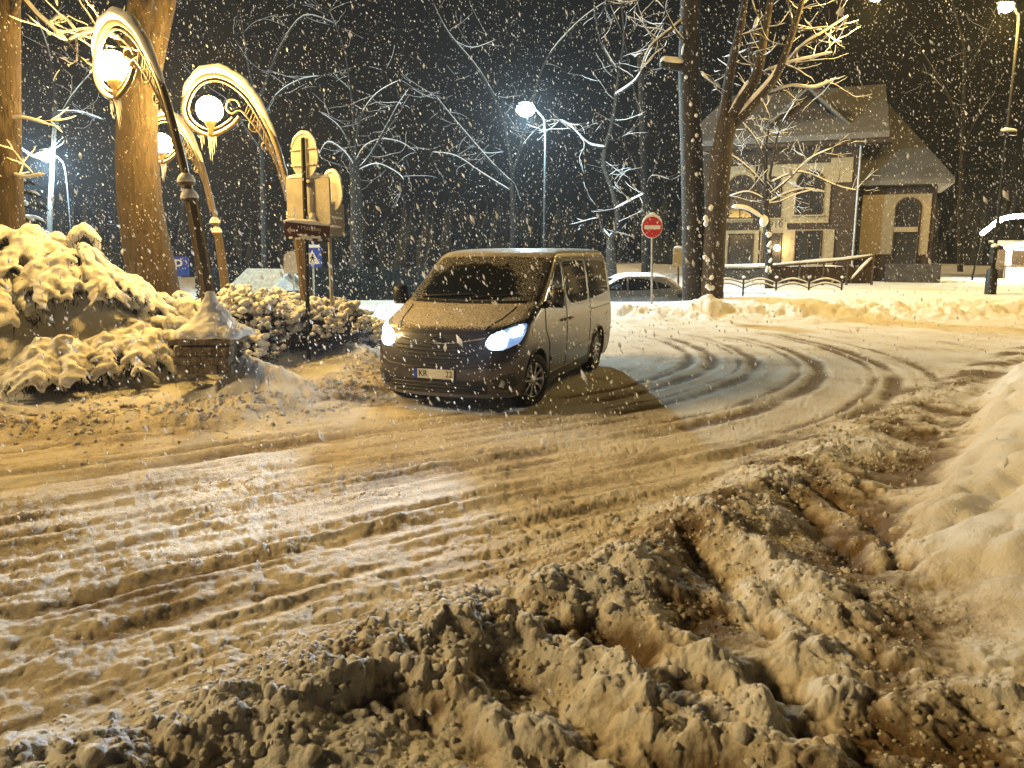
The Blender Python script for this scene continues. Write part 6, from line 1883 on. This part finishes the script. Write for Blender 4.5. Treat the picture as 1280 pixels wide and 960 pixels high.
# ------------------------------------------------------------------ falling snow: clotted flakes adrift in the air (nobody could count them)
def falling_snow():
    g = np.random.default_rng(99)
    def batch(n, y0, y1, size, z1=13):
        y = (g.random(n) * (y1 ** 3 - y0 ** 3) + y0 ** 3) ** (1 / 3)
        x = (g.random(n) * 2 - 1) * (y * .80 + 2.0)
        z = g.random(n) * np.minimum(z1, CAMH + y * .42 + .5) + .05
        s = size * g.lognormal(0, .42, n)
        return np.stack([x, y, z, s], 1)
    A = np.concatenate([batch(45, .35, .9, .0021), batch(170, .9, 2.6, .0036), batch(1300, 2.2, 6, .0046), batch(13000, 5, 12, .0045), batch(24000, 10, 22, .0058), batch(17000, 20, 42, .0080)])
    e = np.stack([g.uniform(-4.5, 1.5, 3200), g.uniform(3.5, 9.6, 3200), g.uniform(.05, 2.3, 3200), .0048 * g.lognormal(0, .45, 3200)], 1)   # extra flakes added to make the headlight beams glow more
    A = np.concatenate([A, e])
    n = len(A)
    th = g.uniform(0, 2 * np.pi, n)
    ax = np.stack([.38 + g.normal(0, .22, n), g.normal(0, .25, n), -np.ones(n)], 1)      # wind leans every clot the same way
    ax /= np.linalg.norm(ax, axis=1)[:, None]
    r1 = np.cross(ax, np.stack([np.cos(th), np.sin(th), np.zeros(n)], 1)); r1 /= np.linalg.norm(r1, axis=1)[:, None] + 1e-9
    r2 = np.cross(ax, r1)
    c = A[:, :3]; s = A[:, 3][:, None]
    el = g.uniform(1.0, 2.9, n)[:, None]
    V = np.stack([c + ax * s * el, c - ax * s * el, c + r1 * s, c - r1 * s * .8, c + r2 * s * .9, c - r2 * s], 1).reshape(-1, 3)
    f = np.array([[0, 2, 4], [0, 4, 3], [0, 3, 5], [0, 5, 2], [1, 4, 2], [1, 3, 4], [1, 5, 3], [1, 2, 5]])
    F = (np.arange(n)[:, None, None] * 6 + f[None]).reshape(-1, 3)
    m, nt, b = new_mat('snowflake')
    b.inputs['Base Color'].default_value = (.9, .9, .92, 1); b.inputs['Roughness'].default_value = .6
    tr = nt.nodes.new('ShaderNodeBsdfTranslucent'); tr.inputs[0].default_value = (.9, .9, .92, 1)
    mx = nt.nodes.new('ShaderNodeMixShader'); mx.inputs[0].default_value = .5
    nt.links.new(b.outputs[0], mx.inputs[1]); nt.links.new(tr.outputs[0], mx.inputs[2]); nt.links.new(mx.outputs[0], nt.nodes['Material Output'].inputs[0])
    o = np_mesh('falling_snow', V, F, m)
    tag(o, 'falling snowflakes drifting through the whole scene', 'snow', kind='stuff')
falling_snow()

# the snowy night air
bx = MB().box((0, 0, 8.5), (268, 268, 25)).build('haze', None, None, False)
hm = bpy.data.materials.new('snowy_air'); hm.use_nodes = True; nt = hm.node_tree; nt.nodes.clear()
out = nt.nodes.new('ShaderNodeOutputMaterial'); pv = nt.nodes.new('ShaderNodeVolumePrincipled')
pv.inputs['Color'].default_value = (.82, .88, 1.0, 1); pv.inputs['Density'].default_value = HAZE_DENSITY; pv.inputs['Anisotropy'].default_value = .35
nt.links.new(pv.outputs[0], out.inputs['Volume'])
bx.data.materials.append(hm)
bx['kind'] = 'stuff'; bx['label'] = 'thin haze of fine snow in the night air'
# ------------------------------------------------------------------ camera, world, render
cam = bpy.data.cameras.new('camera'); co = bpy.data.objects.new('camera', cam); COL.objects.link(co)
cam.sensor_width = 36; cam.lens = 967 / 1280 * 36; cam.clip_start = .05; cam.clip_end = 3000
co.location = (0, 0, CAMH); co.rotation_euler = (PI / 2 - PITCH, 0, 0)
cam.dof.use_dof = True; cam.dof.focus_distance = 9.5; cam.dof.aperture_fstop = 9.0
SC.camera = co
w = bpy.data.worlds.new('World'); SC.world = w; w.use_nodes = True
nt = w.node_tree; bg = nt.nodes['Background']
sky = nt.nodes.new('ShaderNodeTexSky'); sky.sky_type = 'NISHITA'; sky.sun_disc = False
sky.sun_elevation = rad(-3); sky.sun_rotation = rad(200)
nt.links.new(sky.outputs[0], bg.inputs[0]); bg.inputs[1].default_value = SKY_STRENGTH
sun = add_light('skyglow_fill_sun', 'SUN', (0, -5, 30), SUN_W, (1.0, .70, .30), angle=rad(9)); aim(sun, sun.location + Vector((.76, .04, -.40)))  # warm raking fill added, standing in for town glow and unseen lamps
SC.view_settings.view_transform = 'Standard'; SC.view_settings.look = 'None'; SC.view_settings.gamma = 1; SC.view_settings.use_curve_mapping = False
SC.view_settings.exposure = EXPOSURE
SC.cycles.use_denoising = True
SC.cycles.denoiser = 'OPENIMAGEDENOISE'
SC.cycles.max_bounces = 4; SC.cycles.diffuse_bounces = 2; SC.cycles.glossy_bounces = 2; SC.cycles.transmission_bounces = 2; SC.cycles.volume_bounces = 0; SC.cycles.transparent_max_bounces = 4
SC.cycles.use_light_tree = True
SC.cycles.sample_clamp_indirect = 4.0
